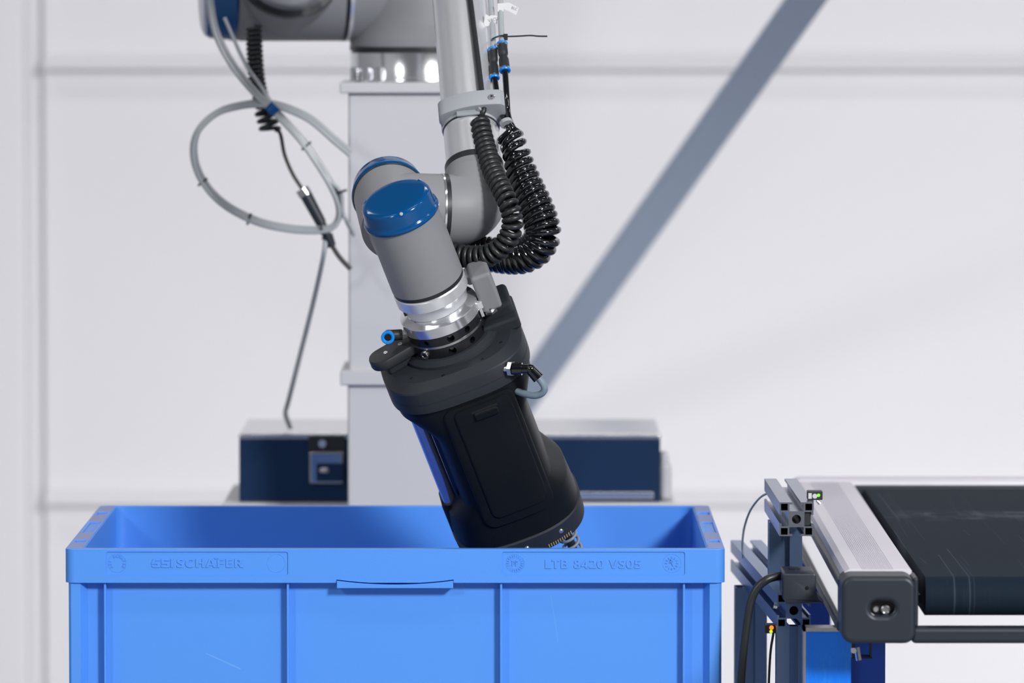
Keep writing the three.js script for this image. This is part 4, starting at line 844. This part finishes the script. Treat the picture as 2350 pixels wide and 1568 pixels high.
  part(o, 'stand_plate_edge', join(box(lx0, lx0 + 0.0032, 0, ly, lz - 0.03, lz + 0.001), box(lx0, lx1, ly - 0.0045, ly, lz - 0.03, lz + 0.001)), MAT.steel);
  part(o, 'stand_leg', box(lx0 + 0.003, lx1, 0, ly - 0.16, lz - 0.03, lz), MAT.legBlue);
  const gz = -0.02, gx0 = P(1950, 1500, gz).x, gx1 = P(2032, 1500, gz).x;
  part(o, 'stand_leg', rbox(gx0, gx1, 0, KT - 0.05, gz - 0.04, gz, 0.002), MAT.legBlue);
  for (const z of [-0.9]) part(o, 'stand_leg', rbox(KX0 + 0.01, KX0 + 0.05, 0, KT - 0.062, z - 0.02, z + 0.02, 0.002), MAT.legBlue);
  for (const z of [gz - 0.02, -0.9]) part(o, 'stand_leg', rbox(1.43 - KX0 - 0.05, 1.43 - KX0 - 0.01, 0, KT - 0.062, z - 0.02, z + 0.02, 0.002), MAT.legBlue);
  // bolt bracket under the corner block
  const kz = 0.10, kb = part(o, 'mount_bracket', join(box(P(1972, 1500, kz).x, P(2001, 1500, kz).x, P(1980, 1512, kz).y, P(1980, 1509, kz).y, kz - 0.03, kz), box(P(1998, 1500, kz).x, P(2001, 1500, kz).x, P(1980, 1512, kz).y, cy0 + 0.004, kz - 0.03, kz), box(P(1955, 1500, kz).x, P(1962, 1500, kz).x, P(1980, 1512, kz).y, cy0 + 0.004, kz - 0.03, kz)), MAT.blackPlastic);
  part(kb, 'bolt', join(lathe([[0, 0.008], [0.0035, 0.008], [0.0035, 0]], P(1958, 1492, kz), V(0, 0, 1), 8), cyl(P(1966, 1486, kz + 0.004), P(1971, 1516, kz + 0.004), 0.0038, 0.0034, 10)), MAT.aluShiny);
}

// ------------------------------------------------------------------ sensor frame of slotted profiles between bin and conveyor
const PS = 0.0205;
function profileShape(h = PS) {
  const s = new THREE.Shape(), a = h * 0.25, t = h * 0.13, c = h * 0.42, f = h * 0.47;
  const side = [[-h, h], [-a, h], [-a, h - t], [-c, h - t], [-c, f], [c, f], [c, h - t], [a, h - t], [a, h]];
  let first = true;
  for (let k = 0; k < 4; k++) { const cs = [1, 0, -1, 0][k], sn = [0, -1, 0, 1][k]; for (const [x, y] of side) { const X = x * cs - y * sn, Y = x * sn + y * cs; s[first ? 'moveTo' : 'lineTo'](X, Y); first = false; } }
  s.closePath();
  const bore = new THREE.Path(); bore.absarc(0, 0, h * 0.27, 0, Math.PI * 2, true); s.holes.push(bore);
  for (const sx of [-1, 1]) for (const sy of [-1, 1]) {
    const p = new THREE.Path(), i = h * 0.52, e = h * 0.92; p.moveTo(sx * i, sy * i); p.lineTo(sx * e, sy * i); p.lineTo(sx * e, sy * e); p.lineTo(sx * i, sy * e); p.closePath(); s.holes.push(p);
  }
  return s;
}
function profileBar(a, b) {                     // bar from a to b
  const L = a.distanceTo(b), g = extrude(profileShape(), L), d = b.clone().sub(a).normalize();
  const up = Math.abs(d.y) > 0.9 ? V(0, 0, 1) : V(0, 1, 0), x = new THREE.Vector3().crossVectors(up, d).normalize(), y = new THREE.Vector3().crossVectors(d, x);
  return g.applyMatrix4(new THREE.Matrix4().makeBasis(x, y, d).setPosition(a));
}
{
  const o = thing('profile_rack', 'rack of slotted aluminium profiles between the bin and the conveyor', 'rack', V(0.33, 0, -0.15));
  const up = P(1828, 1192, 0.04), upB = V(up.x - 0.004, up.y, -0.30);
  part(o, 'top_rail', profileBar(upB, up), MAT.profile);
  const lo = P(1822, 1402, 0.06), loB = P(1712, 1303, -0.62); loB.y = lo.y;
  part(o, 'lower_rail', profileBar(loB, lo), MAT.profileBlueBounce);
  const pz = -0.16, px = P(1801, 1300, pz).x;
  part(o, 'upper_post', profileBar(V(px, lo.y + PS, pz), V(px, up.y - PS, pz)), MAT.profileBlueBounce);
  const pA = V(lo.x, 0, lo.z - PS - 0.004);
  part(o, 'post', profileBar(pA, V(pA.x, lo.y - PS, pA.z)), MAT.profileBlueBounce);
  const pB = V(P(1722, 1500, -0.42).x, 0, -0.42);
  part(o, 'post', profileBar(pB, V(pB.x, lo.y - PS, pB.z)), MAT.profileBlueBounce);
  // sliding nut seen in the end slot
  part(o, 'slot_nut', rbox(up.x + 0.0095, up.x + 0.0175, up.y - 0.008, up.y + 0.008, up.z - 0.02, up.z - 0.004, 0.001), MAT.blackPlastic);
  part(o, 'screw', cyl(P(1776, 1390, 0.05), P(1784, 1392, 0.05), 0.0035, 0.0035, 12), MAT.aluShiny);
}
{
  const z = 0.02, q = (x, y, dz = 0) => P(x, y, z + dz);
  const o = thing('photo_sensor', 'small black sensor with a green light beside the top profile', 'sensor', q(1868, 1148));
  part(o, 'body', rbox(q(1853, 1138).x, q(1888, 1138).x, q(1868, 1148).y, q(1868, 1128).y, z - 0.02, z, 0.001), MAT.blackPlastic);
  part(o, 'button', lathe([[0, 0.0008], [0.003, 0.0008], [0.003, 0]], q(1870, 1139), V(0, 0, 1), 20), MAT.columnGrey);
  part(o, 'label', box(q(1855, 1138).x, q(1863, 1138).x, q(1868, 1145).y, q(1868, 1132).y, z, z + 0.0004), MAT.columnGrey);
  part(o, 'light', lathe([[0, 0.0014], [0.0016, 0.001], [0.0020, 0]], q(1878.5, 1137), V(0, 0, 1), 16), MAT.ledGreen, 'glowing green light');
  part(o, 'bracket', join(box(q(1864, 1160).x, q(1868, 1160).x, q(1868, 1172).y, q(1868, 1147).y, z - 0.012, z - 0.004), cyl(q(1874, 1148, -0.004), q(1882, 1156, -0.004), 0.002, 0.0025, 10)), MAT.steel);
}
{
  const z = 0.03, q = (x, y, dz = 0) => P(x, y, z + dz);
  const o = thing('indicator_sensor', 'small black sensor with orange and yellow lights under the lower profile', 'sensor', q(1776, 1455));
  part(o, 'body', rbox(q(1756, 1440).x, q(1793, 1440).x, q(1776, 1454).y, q(1776, 1434).y, z - 0.02, z + 0.002, 0.0015), MAT.blackPlastic);
  part(o, 'light', lathe([[0, 0.002], [0.0024, 0.001], [0.0027, 0]], q(1770.5, 1441, 0.002), V(0, 0, 1), 16), MAT.ledOrange, 'glowing orange light');
  part(o, 'light', lathe([[0, 0.002], [0.0017, 0.001], [0.0021, 0]], q(1769.5, 1450, 0.002), V(0, 0, 1), 16), MAT.ledYellow, 'glowing yellow-green light');
  part(o, 'cable', tube([q(1775, 1453, -0.004), q(1768, 1500, -0.01), q(1764, 1580, -0.01), q(1762, 1680, -0.01)], 0.0015, 40, 8), MAT.blackRubber);
}
{
  // scanner block on the lower profile: shell with a flared foot
  const z = 0.09, q = (x, y, dz = 0) => P(x, y, z + dz);
  const o = thing('scanner_block', 'dark grey sensor block with two holes on top on the lower profile', 'scanner', q(1830, 1383, -0.03));
  const x0 = q(1797, 1350).x, x1 = q(1873, 1350).x, xf = q(1890, 1380).x, yt = q(1830, 1317).y, yb = q(1830, 1384).y, s = new THREE.Shape();
  s.moveTo(x0, yb + 0.0045); s.lineTo(x0, yt - 0.004); s.quadraticCurveTo(x0, yt, x0 + 0.004, yt); s.lineTo(x1 - 0.004, yt); s.quadraticCurveTo(x1, yt, x1, yt - 0.004);
  s.lineTo(x1, yb + 0.014); s.quadraticCurveTo(x1 + 0.001, yb + 0.006, xf, yb + 0.002); s.lineTo(xf, yb); s.lineTo(x0 + 0.004, yb - 0.001); s.closePath();
  const body = part(o, 'body', crease(extrude(s, 0.085, 0.0018, 10).translate(0, 0, z - 0.087), 0.6), MAT.darkGrey);
  part(body, 'side_face', box(x0 - 0.0006, x0 + 0.001, yb + 0.006, yt - 0.005, z - 0.08, z - 0.006), MAT.darkGrey);
  part(body, 'top_hole_shade', new THREE.CylinderGeometry(0.0075, 0.0075, 0.0008, 28).translate((x0 + x1) / 2 - 0.004, yt + 0.0003, z - 0.055), MAT.bore);  // dark disc on the surface, standing for the shade in a hole
  part(body, 'top_hole_shade', rbox((x0 + x1) / 2 - 0.004, (x0 + x1) / 2 + 0.010, yt - 0.001, yt + 0.0005, z - 0.030, z - 0.020, 0.0005, 1), MAT.bore);
  part(body, 'front_hole_shade', new THREE.CylinderGeometry(0.0022, 0.0022, 0.0008, 18).rotateX(Math.PI / 2).translate(q(1852, 1350).x, q(1852, 1350).y, z + 0.0003), MAT.bore);
  const c = thing('scanner_cable', 'thick black cable curving down from the sensor block', 'cable', q(1705, 1568, -0.05));
  part(c, 'cable', tube([q(1800, 1322, -0.06), q(1780, 1324, -0.05), q(1758, 1332, -0.045), q(1736, 1352, -0.045), q(1722, 1385, -0.045), q(1713, 1440, -0.045), q(1705, 1510, -0.045), q(1700, 1580, -0.045), q(1697, 1700, -0.045)], 0.0052, 100, 14), MAT.blackRubber);
  const c2 = thing('sensor_cable', 'thin grey cable arching from the top profile to the lower profile', 'cable', P(1706, 1285, -0.4));
  part(c2, 'cable', tube([P(1790, 1128, -0.30), P(1768, 1131, -0.30), P(1745, 1142, -0.32), P(1722, 1172, -0.36), P(1708, 1212, -0.40), P(1704, 1250, -0.42), P(1706, 1282, -0.43)], 0.0014, 80, 8), MAT.hoseGrey);
}
renderer.render(scene, camera);
